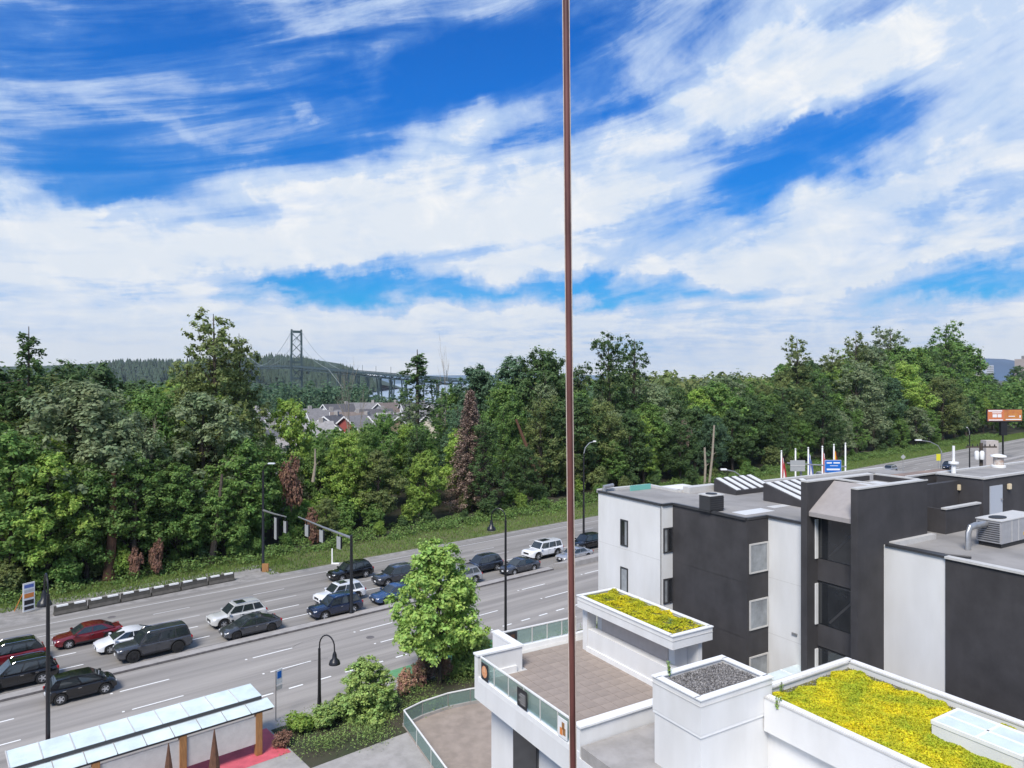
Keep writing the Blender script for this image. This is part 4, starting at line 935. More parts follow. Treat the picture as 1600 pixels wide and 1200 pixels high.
goose_lamp(px_sd(75, 42.6), 11.2, Vector((-.62,.72,0)), 'tall black lamp post at far left in front of the black crossover')
goose_lamp(px_sd(499, 42.4), 5.0, Vector((.85,-.3,0)), 'short black lamp post with bell shade, rising from the shrubs at the bus shelter')
goose_lamp(px_sd(790, 42.8), 11.0, Vector((-.9,.35,0)), 'tall black lamp post between the street tree and the roof terrace')
def sig_mast(base, h, arm_end, signals, label, lum=False, topz=None):
    root = thing('signal_mast', label, 'traffic signal', base, 0); m = M['black_metal']
    ht = topz or h; MB().use(m).lathe((0,0,0), [(.26,0),(.26,.3),(.17,.45),(.12,ht)], 10).build('pole', root, smooth=True)
    e = arm_end - Vector((base.x, base.y, 0)); MB().use(M['galv']).tube([(0,0,h-.25), ((e.x)*.5, e.y*.5, h-.2), (e.x, e.y, h-.05)], [.12,.09,.06], 8).build('arm', root, smooth=True)
    for f, wd, hh in signals:
        c = Vector((e.x*f, e.y*f, h-.2)); dirn = SX.copy(); a = MB(); M4 = Matrix.Translation(c) @ Matrix.Rotation(TH - math.pi/2, 4, 'Z')
        a.use(M['sign_back']).box(-wd/2, wd/2, -.02, .02, -hh-.35, -.35, M4); s0 = a.build('signal_backboard', root)
        MB().use(M['black_metal']).box(-.05,.05,-.04,.04,-.35,.0, M4).build('hanger', s0); b = MB().use(M['black_metal']).box(-wd*.33, wd*.33, .022, .26, -hh*.97-.35, -.38, M4); b.build('signal_head', s0)
    if lum:
        MB().use(m).tube([(0,0,ht), (.2,-.1,ht+.5), (.9,-.35,ht+.8)], .06, 6).build('luminaire_arm', root); MB().use(M['lamp_clear']).box(.7,1.5,-.65,-.3,ht+.75,ht+.92).build('luminaire', root, bevel=.05)
    return root
b1 = at(549, 960, 0); sig_mast(b1, 7.1, b1 + DX*11.3, ((.22,.72,1.15),(.54,.72,1.15),(.83,.72,1.15)), 'black signal mast on the median with a long arm holding three grey-backed signals')
b2 = at(411, 892, 0); sig_mast(b2, 6.9, b2 - DX*6.2, ((.55,.55,2.3),(.95,.6,1.2)), 'far roadside signal mast with a luminaire on top and two hanging grey-backed signals', lum=True, topz=11.0)
MB().use(M['wood']).box(-.35,.35,-.3,-.1,0,.9).build('utility_box', None).location = b2 + Vector((.4,-.2,0)); tag(bpy.data.objects['utility_box'], 'brown box at the base of the far signal mast', 'utility box')
# concrete barriers
a = at(83, 962, 0); b = at(366, 906, 0); L_ = (b-a).length; n = 6; dirb = (b-a).normalized(); rzb = math.atan2(dirb.y, dirb.x); seg = L_/n
pos_names = ['leftmost','second from left','third from left','fourth from left','fifth from left','rightmost']
bar_m = MB().use(M['concrete']).add([(x, y, z) for x in (.06, seg-.06) for (y, z) in ((-.3,0),(-.3,.12),(-.14,.34),(-.09,.8),(.09,.8),(.14,.34),(.3,.12),(.3,0))], [tuple(range(8)), tuple(range(15,7,-1))] + [(i, (i+1)%8, 8+(i+1)%8, 8+i) for i in range(8)]).mesh('barrier_body')
for m_ in bar_m.materials: pass
bar_m.materials[0] = mat('barrier_concrete', (.085,.078,.07), .9, second=(.05,.048,.04), nscale=1.8, bump=.3)
bar_s = MB().use(M['paint']).box(0, seg*.33, -.12, .10, .80, .835).box(0, seg*.33, -.125, -.095, .70, .835).mesh('barrier_stripe')
for k in range(n):
    t = thing('concrete_barrier', '%s of the dark concrete barriers with white top stripes at the road edge' % pos_names[k], 'barrier', a + dirb*seg*k + Vector((0,0,.006)), rzb + rt.uniform(-.02,.02), 'concrete barriers along the road edge')
    inst(bar_m, 'barrier_body', t); inst(bar_s, 'stripe', t, (.25,0,0)); inst(bar_s, 'stripe', t, (seg*.60,0,0))
# white picket board
t = thing('advertising_board', 'white upright board with dark lettering bands on orange props at far left', 'board', at(45, 957, 0), R(62))
t.scale = (.62, 1, 1); MB().use(M['white_trim']).box(-.8,.8,-.04,.04,.15,2.7).build('panel', t); 
for (z0, z1, m_) in ((2.25,2.55,'flag_blue'),(1.85,2.1,'trim_grey'),(1.35,1.75,'orange'),(.75,1.15,'plastic'),(.3,.6,'plastic')): MB().use(M[m_]).box(-.65,.65,.04,.052,z0,z1).box(-.65,.65,-.052,-.04,z0,z1).build('print_band', t)
for y in (-1, 1): MB().use(M['orange']).beam((.7*y, .04, 1.9), (.7*y, 1.5, 0), .09, .05).build('prop', t)
# white post in the grass
t = thing('marker_post', 'white marker post leaning in the grass behind the black crossover', 'post', at(519, 881, 0), 0)
MB().use(M['white_trim']).box(-.07,.07,-.05,.05,0,1.75).build('post', t, bevel=.01); MB().use(M['white_trim']).box(-.05,.85,-.3,.1,0,.12).build('foot', t, bevel=.02)
# bus stop sign
t = thing('bus_stop_sign', 'thin pole with white and blue bus stop plate beside the shelter', 'sign', px_sd(431, 42.9) + Vector((0,0,.13)), R(60))
MB().use(M['galv']).bar((0,0,0),(0,0,3.1),.035,8).build('pole', t); MB().use(M['white_trim']).box(.03,.50,-.02,.02,2.2,3.1).build('plate', t); MB().use(M['sign_blue']).box(.10,.42,-.03,-.02,2.55,2.98).build('emblem', t); MB().use(M['trim_grey']).box(.05,.48,-.035,.02,1.85,2.12).build('timetable', t)
# bus shelter
def shelter():
    # roof corner seen at (391,1069); long side runs along the road
    c = at(391, 1069, 3.1); s0, d0 = sd_(c); PD = 1.75
    root = thing('bus_shelter', 'glass roofed bus shelter with wooden posts in the lower left', 'bus shelter', rd(s0, d0, 0), TH)
    n = 9; pw = 1.32; fr = MB().use(M['dark_metal'])
    for k in range(n):
        x1 = -k*pw; x0 = x1 - pw + .05
        MB().use(M['glass_roof']).add([(x0,-PD,3.02),(x1,-PD,3.02),(x1,0,3.12),(x0,0,3.12),(x0,-PD,3.04),(x1,-PD,3.04),(x1,0,3.14),(x0,0,3.14)], ((0,3,2,1),(4,5,6,7),(0,1,5,4),(1,2,6,5),(2,3,7,6),(3,0,4,7))).build('roof_pane', root)
        MB().use(M['glass_roof']).add([(x0+.35,-2.75,2.62),(x1+.35,-2.75,2.62),(x1+.35,-1.7,2.78),(x0+.35,-1.7,2.78),(x0+.35,-2.75,2.64),(x1+.35,-2.75,2.64),(x1+.35,-1.7,2.80),(x0+.35,-1.7,2.80)], ((0,3,2,1),(4,5,6,7),(0,1,5,4),(1,2,6,5),(2,3,7,6),(3,0,4,7))).build('lower_pane', root)
        MB().use(M['trim_grey']).beam((x0-.025,-PD,3.045),(x0-.025,0,3.145),.05,.05).build('glazing_bar', root)
    L2 = -n*pw; MB().use(M['dark_metal']).box(L2, .0, -PD-.02, -PD+.1, 2.84, 3.0).box(L2, .3, -2.65, -2.55, 2.48, 2.6).build('beam', root)
    for x in (-.2, -4.2, -8.2): MB().use(M['wood']).box(x-.45, x-.1, -2.7, -2.35, .13, 2.5).build('post', root, bevel=.02)
    MB().use(M['trim_grey']).box(L2, -.6, -2.6, -2.5, .8, 2.3).build('rear_panel', root)
    for x in (-3.4, -5.6): MB().use(M['bark_red']).lathe((x, -4.2, 0), [(.30,.13),(.28,1.2),(.05,2.9),(.02,3.1)], 8).build('spike_post', root)
    MB().use(M['bark']).tube([(-1.3,-1.2,.13),(-1.3,-1.2,.95),(-1.05,-1.2,1.15),(-.8,-1.2,.95),(-.8,-1.2,.13)], .04, 6).build('hoop_rail', root)
shelter()
# flagpoles
fl = [(1221,706,'flag_red','flag_white','red and white flag, leftmost of the flagpoles'),(1243,703,None,None,'no flag, second flagpole in front of the grey sign back'),(1263,701,'flag_blue','flag_white','blue and white flag, third flagpole'),(1285,699,'flag_red','flag_white','red flag with white middle, fourth flagpole beside the blue sign'),(1303,696,'flag_yellow','flag_red','yellow and red flag, fifth flagpole behind the blue sign'),(1321,694,None,None,'no flag, rightmost and tallest looking flagpole')]
for (px, top, f1, f2, lab) in fl:
    p = px_sd(px, 46.5 if False else 56.9); p = Vector(((px-800)/F*82, 82, 0)); zt = H - (top-HZ)/F*82
    t = thing('flagpole', 'white flagpole with ' + lab, 'flagpole', p, 0, 'flagpoles beyond the roof')
    MB().use(M['white_trim']).lathe((0,0,0), [(.12,0),(.085,zt-.1),(.04,zt)], 8).build('pole', t, smooth=True); MB().use(M['white_trim']).lathe((0,0,zt), [(.02,0),(.10,.06),(.10,.12),(.02,.18)], 8).build('finial', t, smooth=True)
    if f1:
        for j, (m_, x0, x1) in enumerate(((f1, .08, .38), (f2, .38, .75), (f1 if f1 != 'flag_yellow' else f2, .75, 1.05))):
            nx = 4; nz = 8; V = []
            for iz in range(nz+1):
                for ix in range(nx+1):
                    x = x0 + (x1-x0)*ix/nx; z = zt - .3 - 2.6*iz/nz; V.append((.06 + (x-.08)*(.28 + .38*iz/nz), .16*math.sin(x*9 + iz*.5), z - x*.9))
            MB().use(M[m_]).add(V, [(iz*(nx+1)+ix, iz*(nx+1)+ix+1, (iz+1)*(nx+1)+ix+1, (iz+1)*(nx+1)+ix) for iz in range(nz) for ix in range(nx)]).build('flag_stripe', t, smooth=True)
# highway sign
YS = 77; pb = Vector(((1262-800)/F*YS, YS, 0)); t = thing('highway_sign', 'blue highway sign with white lines and a grey sign back on one overhead arm', 'sign', pb, 0)
zc = H - (728-HZ)/F*YS
MB().use(M['galv']).bar((-.6,.3,0), (-.6,.3,zc), .14, 8).build('post', t); MB().use(M['galv']).bar((-2.2,.05,zc+.3), (4.2,.05,zc-.1), .08, 6).build('arm', t)
w0 = (1288-1262)/F*YS; w1 = (1313-1262)/F*YS
MB().use(M['flag_white']).box(w0-.06, w1+.06, -.16, -.10, zc-.72, zc+.68).build('border', t, bevel=.05); MB().use(M['sign_blue']).box(w0, w1, -.19, -.162, zc-.66, zc+.62).build('panel', t)
for (xa, xb, z0, z1) in ((.10,.42,.28,.42),(.52,.92,.28,.42),(.3,.8,.02,.07),(.10,.92,-.44,-.26)): MB().use(M['flag_white']).box(w0+(w1-w0)*xa, w0+(w1-w0)*xb, -.205, -.192, zc+z0, zc+z1).build('text_line', t)
MB().use(M['sign_back']).box((1234-1262)/F*YS, (1257-1262)/F*YS, -.16, -.1, zc-.55, zc+.62).build('sign_back', t)
MB().use(M['trim_grey']).box((1234-1262)/F*YS, (1257-1262)/F*YS, -.19, -.165, zc+.0, zc+.08).build('rail', t)
# cobra-head lamps
def cobra(base_px, base_Y, ztop, dx, label, m='galv'):
    p = Vector(((base_px-800)/F*base_Y, base_Y, 0)); t = thing('street_lamp', label, 'street lamp', p, 0); 
    MB().use(M['black_metal' if m == 'black' else 'galv']).lathe((0,0,0), [(.16,0),(.10,ztop-1.6)], 8).build('pole', t, smooth=True)
    MB().use(M[ 'galv']).tube([(0,0,ztop-1.7),(dx*.15,0,ztop-.8),(dx*.5,0,ztop-.2),(dx*.9,0,ztop)], .06, 6).build('arm', t, smooth=True)
    MB().use(M['white_trim']).box(min(dx*.85,dx*1.12), max(dx*.85,dx*1.12), -.18, .18, ztop-.06, ztop+.12).build('luminaire', t, bevel=.04)
cobra(1166, 75, H-(734-HZ)/F*75, -2.4, 'grey cobra-head street lamp bending left above the first striped skylight')
cobra(1471, 110, H-(688-HZ)/F*110, -3.6, 'grey cobra-head street lamp bending left over the far road')
cobra(912, 97, H-(690-HZ)/F*97, 1.5, 'dark lamp post in front of the wood by the white building corner', 'black')
cobra(1515, 160, H-(668-HZ)/F*160, -.6, 'slim dark post left of the billboard', 'black')
# billboard
Yb = 185; p = Vector(((1570-800)/F*Yb, Yb, 0)); t = thing('billboard', 'orange and white billboard on a dark post at the right edge', 'billboard', p, .12)
zc = H-(649-HZ)/F*Yb; MB().use(M['plastic']).box(-5.0,5.0,.0,.4,zc-1.7,zc+1.6).build('frame', t)
MB().use(mat('board_orange', (.55,.17,.07), .5)).box(-4.85,-.2,-.05,-.002,zc-1.4,zc+1.45).build('left_face', t); MB().use(mat('board_amber', (.55,.24,.05), .5, second=(.40,.12,.05), nscale=.5)).box(-.2,4.85,-.05,-.002,zc-1.4,zc+1.45).build('right_face', t)
for (x0,x1,z0,z1) in ((-4.7,-.8,1.0,1.35),(-3.6,-1.0,.55,.78),(-3.5,-2.3,-.5,.3),(-2.1,-1.0,-.5,.3),(-4.6,-.6,-1.3,-1.05),(1.0,2.8,-.35,-.15),(.2,4.6,-1.2,-.95),(4.1,4.5,-.6,.0)): MB().use(M['flag_white']).box(x0,x1,-.075,-.055,zc+z0,zc+z1).build('print_block', t)
MB().use(M['black_metal']).bar((0,.6,0),(0,.6,zc-1.7),.22,8).build('post', t); MB().use(M['black_metal']).box(-.9,.9,.2,.9,zc-5.2,zc-1.7).build('cabinet', t)
# yellow sign, diamond sign, pale cabinets
t = thing('warning_sign', 'small yellow road sign left of the far street lamp pole', 'sign', Vector(((1466-800)/F*118, 118, 0)), 0); zc = H-(714-HZ)/F*118
MB().use(M['galv']).bar((0,0,0),(0,0,zc),.05,6).build('post', t); MB().use(mat('sign_yellow', (.60,.55,.03), .5)).box(-.35,.35,-.07,-.05,zc-.6,zc+.5).build('plate', t)
t = thing('diamond_sign', 'grey diamond-shaped sign back on the verge above the white sedan', 'sign', Vector(((1411-800)/F*138, 138, 0)), 0); zc = H-(714-HZ)/F*138
MB().use(M['galv']).bar((0,0,0),(0,0,zc),.05,6).build('post', t); MB().use(M['sign_back']).add([(-.5,-.06,zc),(0,-.06,zc+.5),(.5,-.06,zc),(0,-.06,zc-.5),(-.5,-.08,zc),(0,-.08,zc+.5),(.5,-.08,zc),(0,-.08,zc-.5)], ((0,1,2,3),(7,6,5,4),(0,4,5,1),(1,5,6,2),(2,6,7,3),(3,7,4,0))).build('plate', t)
Yp = 75; p = Vector(((1533-800)/F*Yp, Yp, 0)); t = thing('utility_pole', 'dark utility pole with white transformer cans behind the right roof', 'utility pole', p, 0); zt = H-(692-HZ)/F*Yp
MB().use(M['bark']).bar((0,0,0),(0,0,zt),.17,8).build('pole', t); MB().use(M['bark']).box(-1.6,1.6,-.1,.05,zt-.5,zt-.35).build('crossarm', t)
for x in (-.55, .0): MB().use(M['white_trim']).lathe((x*1.0-.1,-.3,zt-1.7), [(.2,0),(.22,.1),(.22,.75),(.12,.9)], 10).build('transformer', t, smooth=True)
for x in (-1.4,-.9,-.4,.4,.9,1.4): MB().use(M['plastic']).lathe((x,-.02,zt-.35), [(.05,0),(.07,.1),(.03,.22)], 6).build('insulator', t)
t = tag(MB().use(M['beige']).box(-.85,.85,-.6,.6,0,H-(688-HZ)/F*100).build('service_tower'), 'pale beige service box standing behind the utility pole', 'utility box'); t.location = ((1546-800)/F*100, 100, 0)
# ------------------------------------------------------------------ neighbour building (local x = B, local y = A)
ANG = math.atan2(680, 1120); cB = Vector((math.cos(ANG), math.sin(ANG), 0)); cA = Vector((-math.sin(ANG), math.cos(ANG), 0))
def loc2(px, py, z):
    p = at(px, py, z); return p.dot(cB), p.dot(cA)
def ray_y(px, x):      # local y where the sight line of column px meets local x
    q = (px-800)/F; # X = x cB.x + y cA.x ; Y = x cB.y + y cA.y ; X = qY
    return x*(cB.x - q*cB.y) / (q*cA.y - cA.x)
def ray_x(px, y):
    q = (px-800)/F; return y*(q*cA.y - cA.x) / (cB.x - q*cB.y)
NB = thing('office_building', 'three-storey stepped building with white and charcoal walls and flat grey roofs', 'building', (0,0,0), ANG)
zr = 14.3; zl = 13.75; zt = 16.35; G0 = 0
x1 = 27.0; y1f = 34.4; y1n = ray_y(1034, x1)
x2 = ray_x(1051, y1n); y2n = ray_y(1166, x2)
x3 = ray_x(1199, y2n); y3n = ray_y(1262, x3)
xt = x3 - .5; yt0 = y3n; yt1 = ray_y(1340, xt)
x4 = ray_x(1381, yt1); y4 = ray_y(1478, x4)
def nb(name, m, *b, parent=None, bevel=0, z=None):
    return MB().use(m).box(*b).build(name, parent or NB, bevel=bevel)
XE = 52
nb('wall', M['white'], x1, x1+3.0, y1n, y1f, G0, zr-.05)
# slab behind everything = the building mass
nb('wall', M['white'], x2+.01, x2+3, y1n-.12, y1n-.003, G0, zr-.05) if False else None
nb('wall', M['dark'], x2, x2+2.4, y2n, y1n-.003, G0, zr-.05)
nb('wall', M['white'], x3, x3+2, y3n, y2n-.003, G0, zr-.05)
nb('wall', M['white'], x2+2.4, XE-10, y2n+.003, y1n-.006, G0, zr-.07)
nb('wall', M['white'], x1+3.0, x1+7, y1n, y1f, G0, zr-.07)
xT = ray_x(1449, yt1); nb('wall', M['dark'], x3+2, XE-10, y3n+.03, y2n, G0, zr-.07)
# roof sheets with edge flashing
RO = MB().use(M['roof'])
yN = 31.7
RO.poly([(x1+.12,y1f-.12),(x1+.12,y1n+.12),(x2+.12,y1n+.12),(x2+.12,y2n+.12),(x3+.12,y2n+.12),(x3+.12,y3n+.1),(XE,y3n+.1),(XE,yN),(31,yN),(31,y1f-.12)], zr-.06, zr)
roof = RO.build('roof', NB)
def coping(pts, z, m, w_=.16, h=.12, name='coping'):
    for a_, b_ in zip(pts, pts[1:]): MB().use(m).beam((a_[0],a_[1],z), (b_[0],b_[1],z), w_, h).build(name, roof)
coping([(x1,y1f),(x1,y1n),(x2,y1n)], zr+.02, M['dark_metal']); coping([(x2,y1n-.1),(x2,y2n),(x3,y2n)], zr+.025, M['dark_metal']); coping([(x3,y2n-.1),(x3,y3n)], zr+.02, M['dark_metal'])
coping([(x1,y1f),(31,y1f),(31,yN),(XE,yN)], zr+.03, M['trim_grey'], .3, .22)
MB().use(M['trim_grey']).box(31.2, 33.6, yN-.7, yN-.15, zr, zr+.35).build('roof_curb', roof)
MB().use(mat('teal_glass', (.15,.42,.36), .2)).box(28.8, 30.4, y1f-.9, y1f-.8, zr, zr+.32).build('teal_screen', roof)
# windows of the stepped west walls
def window(x0, y0, z0, wd, hh, axis, frame='dark_metal', glass='glass_dark', deep=.10, mull=True):
    """axis 'A': set in a wall that faces -x; 'B': in a wall that faces -y"""
    f = MB().use(M[frame]); t = .07
    def bx(m, u0, u1, w0, w1, z0_, z1_):
        if axis == 'A': m.box(x0 + w0, x0 + w1, y0 + u0, y0 + u1, z0_, z1_)
        else: m.box(x0 + u0, x0 + u1, y0 + w0, y0 + w1, z0_, z1_)
    for (u0,u1,a_,b_) in ((0,wd,z0,z0+t),(0,wd,z0+hh-t,z0+hh),(0,t,z0+t,z0+hh-t),(wd-t,wd,z0+t,z0+hh-t)): bx(f, u0, u1, -.04, .05, a_, b_)
    if mull: bx(f, wd*.5-t/2, wd*.5+t/2, -.035, .045, z0+t, z0+hh-t)
    o = f.build('window', NB); g_ = MB().use(M[glass]); bx(g_, t, wd-t, -.012, .03, z0+t, z0+hh-t); g_.build('pane', o)
    c = MB().use(M['glass_pale']); bx(c, t, wd*.42, -.016, -.0125, z0+t, z0+hh-t); c.build('blind', o); return o
zs = (11.75, 9.0, 6.25)
ya, yb = ray_y(970, x1), ray_y(981.5, x1)
for i, z in enumerate(zs): window(x1-.01, min(ya,yb), z-.25, abs(ya-yb), 1.5, 'A', glass='glass_dark' if i == 0 else 'glass_pale', mull=False)
for z in zs: window(x1+.10, y1n-.01, z-.05, x2-x1-.12, 1.35, 'B')
xa, xb = ray_x(1169, y2n), ray_x(1197.5, y2n)
nb('wall', M['dark'], x2+.004, x3-.004, y2n-.06, y2n-.003, G0, zr-.06)
for z in zs: window(xa, y2n-.08, z-.1, xb-xa, 1.45, 'B', frame='trim_grey', glass='glass_pale', mull=False)
nb('vent', M['galv'], x3-.06, x3-.002, ray_y(1246,x3), ray_y(1238,x3), 8.9, 9.0)
nb('conduit', M['galv'], x1-.05, x1-.003, y1n+.02, y1n+.06, 3, zr-.1)
for (xw, ya_, yb_) in ((x1, y1n, y1f), (x3, y3n, y2n)):
    for z in (8.55, 11.3): nb('panel_joint', M['trim_grey'], xw-.002, xw+.01, ya_+.02, yb_-.02, z, z+.02)
for z in (8.5, 11.2): nb('panel_joint', M['black_metal'], x2-.002, x2+.01, y2n+.02, y1n-.02, z, z+.015)
rs_ = mat('rust_stain', (.60,.50,.38), .9, second=(.72,.70,.66), nscale=6)
for k, yy in enumerate((y1f-1.6, y1f-3.4, y1f-4.2, y1n+.6)): nb('rust_stain', rs_, x1-.004, x1-.001, yy, yy+.10+.05*k, 8.2-.25*k, 8.53)
# stair tower
TWx = x3 + .75
nb('fin', M['dark'], xt, TWx+3.6, yt0-.34, yt0-.003, G0, zt-.02)
xT = ray_x(1449, yt1)
nb('tower_wall', M['dark'], xt, xT, yt1, yt1+.32, G0, zt)
nb('tower_wall', M['dark'], xT-.3, xT, yt1+.325, yt0-.345, G0, zt-.01)
yA, yB = yt1+.33, yt0-.345
MB().use(mat('taupe_panel', (.31,.285,.275), .6, noise=.06)).add([(xt+.12,yA,15.0),(xt+.12,yB,15.0),(TWx+.75,yB,zt-.05),(TWx+.75,yA,zt-.05),(xt+.12,yA,14.8),(xt+.12,yB,14.8),(TWx+.95,yB,14.8),(TWx+.95,yA,14.8)], ((0,1,2,3),(4,7,6,5),(0,4,5,1),(1,5,6,2),(2,6,7,3),(3,7,4,0))).build('sloping_panel', NB)
MB().use(M['roof']).box(TWx+.96, xT-.31, yA, yB, zt-.35, zt-.25).build('tower_roof', NB)
MB().use(M['roof_patch']).box(TWx+1.6, xT-.9, yA+.4, yB-.5, zt-.25, zt-.2).build('roof_light', NB)
for (a_, b_) in (((xt-.02,yt1+.15),(xT,yt1+.15)), ((xT-.12,yt1),(xT-.12,yt0)), ((TWx+.85,yA),(TWx+.85,yB)), ((xt,yt0-.17),(xT,yt0-.17))): MB().use(M['trim_grey']).beam((a_[0],a_[1],zt+.03),(b_[0],b_[1],zt+.03),.36 if a_[1]==b_[1] else .2,.06).build('tower_coping', NB)
gx = TWx - .45
for i, z in enumerate((12.05, 9.0, 5.95)):
    w_ = nb('curtain_window', M['dark_metal'], gx, gx+.1, yA, yB, z, z+2.7 if i else 14.79); 
    MB().use(M['glass_dark']).box(gx-.03, gx-.004, yA+.07, yB-.07, z+.75, (z+2.65 if i else 14.7)).build('pane', w_)
    MB().use(M['dark']).box(gx-.06, gx-.005, yA+.003, yB-.003, z-.3, z+.70).build('spandrel', w_)
    for yy in (yA+.03, yB-.03): MB().use(M['white_trim']).box(gx-.26, gx-.065, yy-.025, yy+.025, z+.72, (z+2.62 if i else 14.6)).build('reveal', w_)
    MB().use(M['dark_metal']).beam((gx-.02, yA+.1, z+2.5), (gx-.02, yB-.6, z+.9), .03, .10).build('stair_stringer', w_)
# low wing
nb('wall', M['white'], x4, x4+.3, y4+.004, yt1-.003, G0, zl)
nb('wall', M['dark'], x4-.05, x4+.3, 4, y4, G0, zl-.02)
nb('wing_wall', M['white'], x4+.3, XE, 4, yt1-.4, G0, zl-.25)
wr = nb('wing_roof', M['roof'], x4+.3, XE, 4, yt1-.003, zl-.24, zl-.14)
for (a_, b_, m_) in (((x4+.1,yt1-.1),(x4+.1,y4),'dark_metal'), ((x4+.05,y4),(x4+.05,4),'trim_grey')): MB().use(M[m_]).beam((a_[0],a_[1],zl+.02),(b_[0],b_[1],zl+.02),.36,.09).build('coping', wr)
MB().use(M['trim_grey']).box(x4+.4, x4+3.8, yt1-.25, yt1-.005, zl-.14, zl+.10).build('roof_kerb', wr)
MB().use(M['dark_metal']).tube([(x4+.6,y4+2.2,zl-.06),(x4+.7,y4+.4,zl-.06),(x4+1.2,y4-.4,zl-.06)], .06, 6).build('drain_line', wr)
# upper block behind
ZU = 15.95; C = loc2(1536, 748, ZU)
cx, cy = C
UB = nb('upper_block', M['dark'], cx, XE, cy, cy+2.35, zl-.15, ZU-.05)
MB().use(M['roof']).box(cx+.1, XE, cy+.1, cy+2.25, ZU-.05, ZU).build('upper_roof', UB); MB().use(M['trim_grey']).beam((cx,cy+.05,ZU+.01),(XE,cy+.05,ZU+.01),.22,.1).beam((cx+.05,cy,ZU+.02),(cx+.05,cy+2.35,ZU+.02),.22,.1).beam((cx,cy+2.3,ZU+.01),(XE,cy+2.3,ZU+.01),.22,.16).build('upper_coping', UB)
xd0, xd1 = ray_x(1546, cy), ray_x(1565, cy)
d_ = MB().use(mat('door_grey', (.42,.45,.50), .5)).box(xd0, xd1, cy-.05, cy-.003, zl-.1, 15.5).build('door', NB); MB().use(M['galv']).box(xd1-.2, xd1-.1, cy-.12, cy-.052, 14.7, 14.78).build('handle', d_)
for px in (1498, 1575):
    xx = ray_x(px, cy) if px > 1536 else None
    if xx: MB().use(mat('lamp_warm', (.65,.55,.38), .5)).box(xx-.13, xx+.13, cy-.14, cy-.003, 15.2, 15.5).build('wall_lamp', NB, bevel=.02)
yy = ray_y(1498, cx); MB().use(_mats['lamp_warm']).box(cx-.14, cx-.003, yy-.13, yy+.13, 15.2, 15.5).build('wall_lamp', NB, bevel=.02)
# brown topped box left of it, well walls
bx0, by0 = loc2(1417, 745, 15.85); bx1 = ray_x(1481, by0)
bb = nb('roof_box', M['dark'], bx0, bx1+1, by0, by0+1.1, zl-.15, 15.8); MB().use(mat('roof_brown', (.27,.19,.15), .9, second=(.18,.14,.12), nscale=1)).box(bx0+.1, bx1+.9, by0+.1, by0+1.0, 15.8, 15.84).build('gravel_top', bb); MB().use(M['trim_grey']).beam((bx0,by0+.03,15.85),(bx1+1,by0+.03,15.85),.16,.08).build('box_coping', bb)
cy0 = cy; cy = yt1 + 2.4; px0 = ray_x(1476, cy-2.3); lw = nb('low_wall', M['dark'], px0, px0+3.2, cy-2.35, cy-2.2, zl-.14, zl+1.05); MB().use(M['trim_grey']).box(px0-.05, px0+3.25, cy-2.4, cy-2.15, zl+1.05, zl+1.13).build('wall_cap', lw); MB().use(M['dark']).box(px0, px0+.15, cy-2.2, cy-.1, zl-.14, zl+1.05).build('side_wall', lw); cy = cy0
MB().use(M['roof']).box(xT+.01, XE, yt1, y3n+.02, zl-.24, zl-.145).build('well_roof', wr); MB().use(M['black_metal']).box(xT+.4, xT+1.6, yt1+1.5, yt1+2.4, zl-.14, zl+1.2).build('louvre_box', NB)
MB().use(M['dark']).box(xT, cx-.01, cy+1.2, cy+1.5, zl-.14, 15.7).build('back_wall', NB)
# skylights on the main roof (sheds with striped glazing sloping)
def skylight(pxl, pyl, pxr, label_i):
    """front low edge runs along A"""
    L0 = loc2(pxl, pyl, zr); return L0
def shed(x0, y0, lx, ly, hh, nst):
    s_ = MB().use(M['dark']); s_.add([(x0,y0,zr),(x0+lx,y0,zr),(x0+lx,y0+ly,zr),(x0,y0+ly,zr),(x0,y0,zr+.25),(x0+lx,y0,zr+.25),(x0+lx,y0+ly,zr+hh),(x0,y0+ly,zr+hh)], ((0,3,2,1),(4,5,6,7),(0,1,5,4),(1,2,6,5),(2,3,7,6),(3,0,4,7)))
    o = s_.build('skylight', NB)
    for k in range(nst):
        a_ = x0 + lx*(k+.18)/nst; b_ = x0 + lx*(k+.70)/nst; y_a, y_b = y0+.05, y0+ly-.05; za = zr+.25+(hh-.25)*.05/ly; zb = zr+hh-(hh-.25)*.05/ly
        MB().use(M['roof_patch']).add([(a_,y_a,za+.01),(b_,y_a,za+.01),(b_,y_b,zb+.01),(a_,y_b,zb+.01),(a_,y_a,za+.05),(b_,y_a,za+.05),(b_,y_b,zb+.05),(a_,y_b,zb+.05)], ((0,3,2,1),(4,5,6,7),(0,1,5,4),(1,2,6,5),(2,3,7,6),(3,0,4,7))).build('glazing_strip', o)
s1x, s1y = loc2(1150, 774, zr); shed(s1x, s1y, 3.4, 1.7, .78, 5)
s2x, s2y = loc2(1258, 794, zr); shed(s2x, s2y, 3.6, 2.7, .98, 5)
for (pxs, pys, w_, l_) in ((1165, 805, 2.2, .9), (1210, 794, 1.3, .5), (1300, 800, .3, .3)):
    a_ = loc2(pxs, pys, zr); MB().use(M['roof_patch']).box(a_[0], a_[0]+w_, a_[1], a_[1]+l_, zr+.003, zr+.012).build('wet_patch', roof)
a_ = loc2(932, 767, zr); MB().use(M['galv']).tube([(x1+.2,y1f-.3,zr),(x1+.2,y1f-.3,zr+.3),(x1+.9,y1f-.3,zr+.35)], .12, 8).build('roof_pipe', roof)
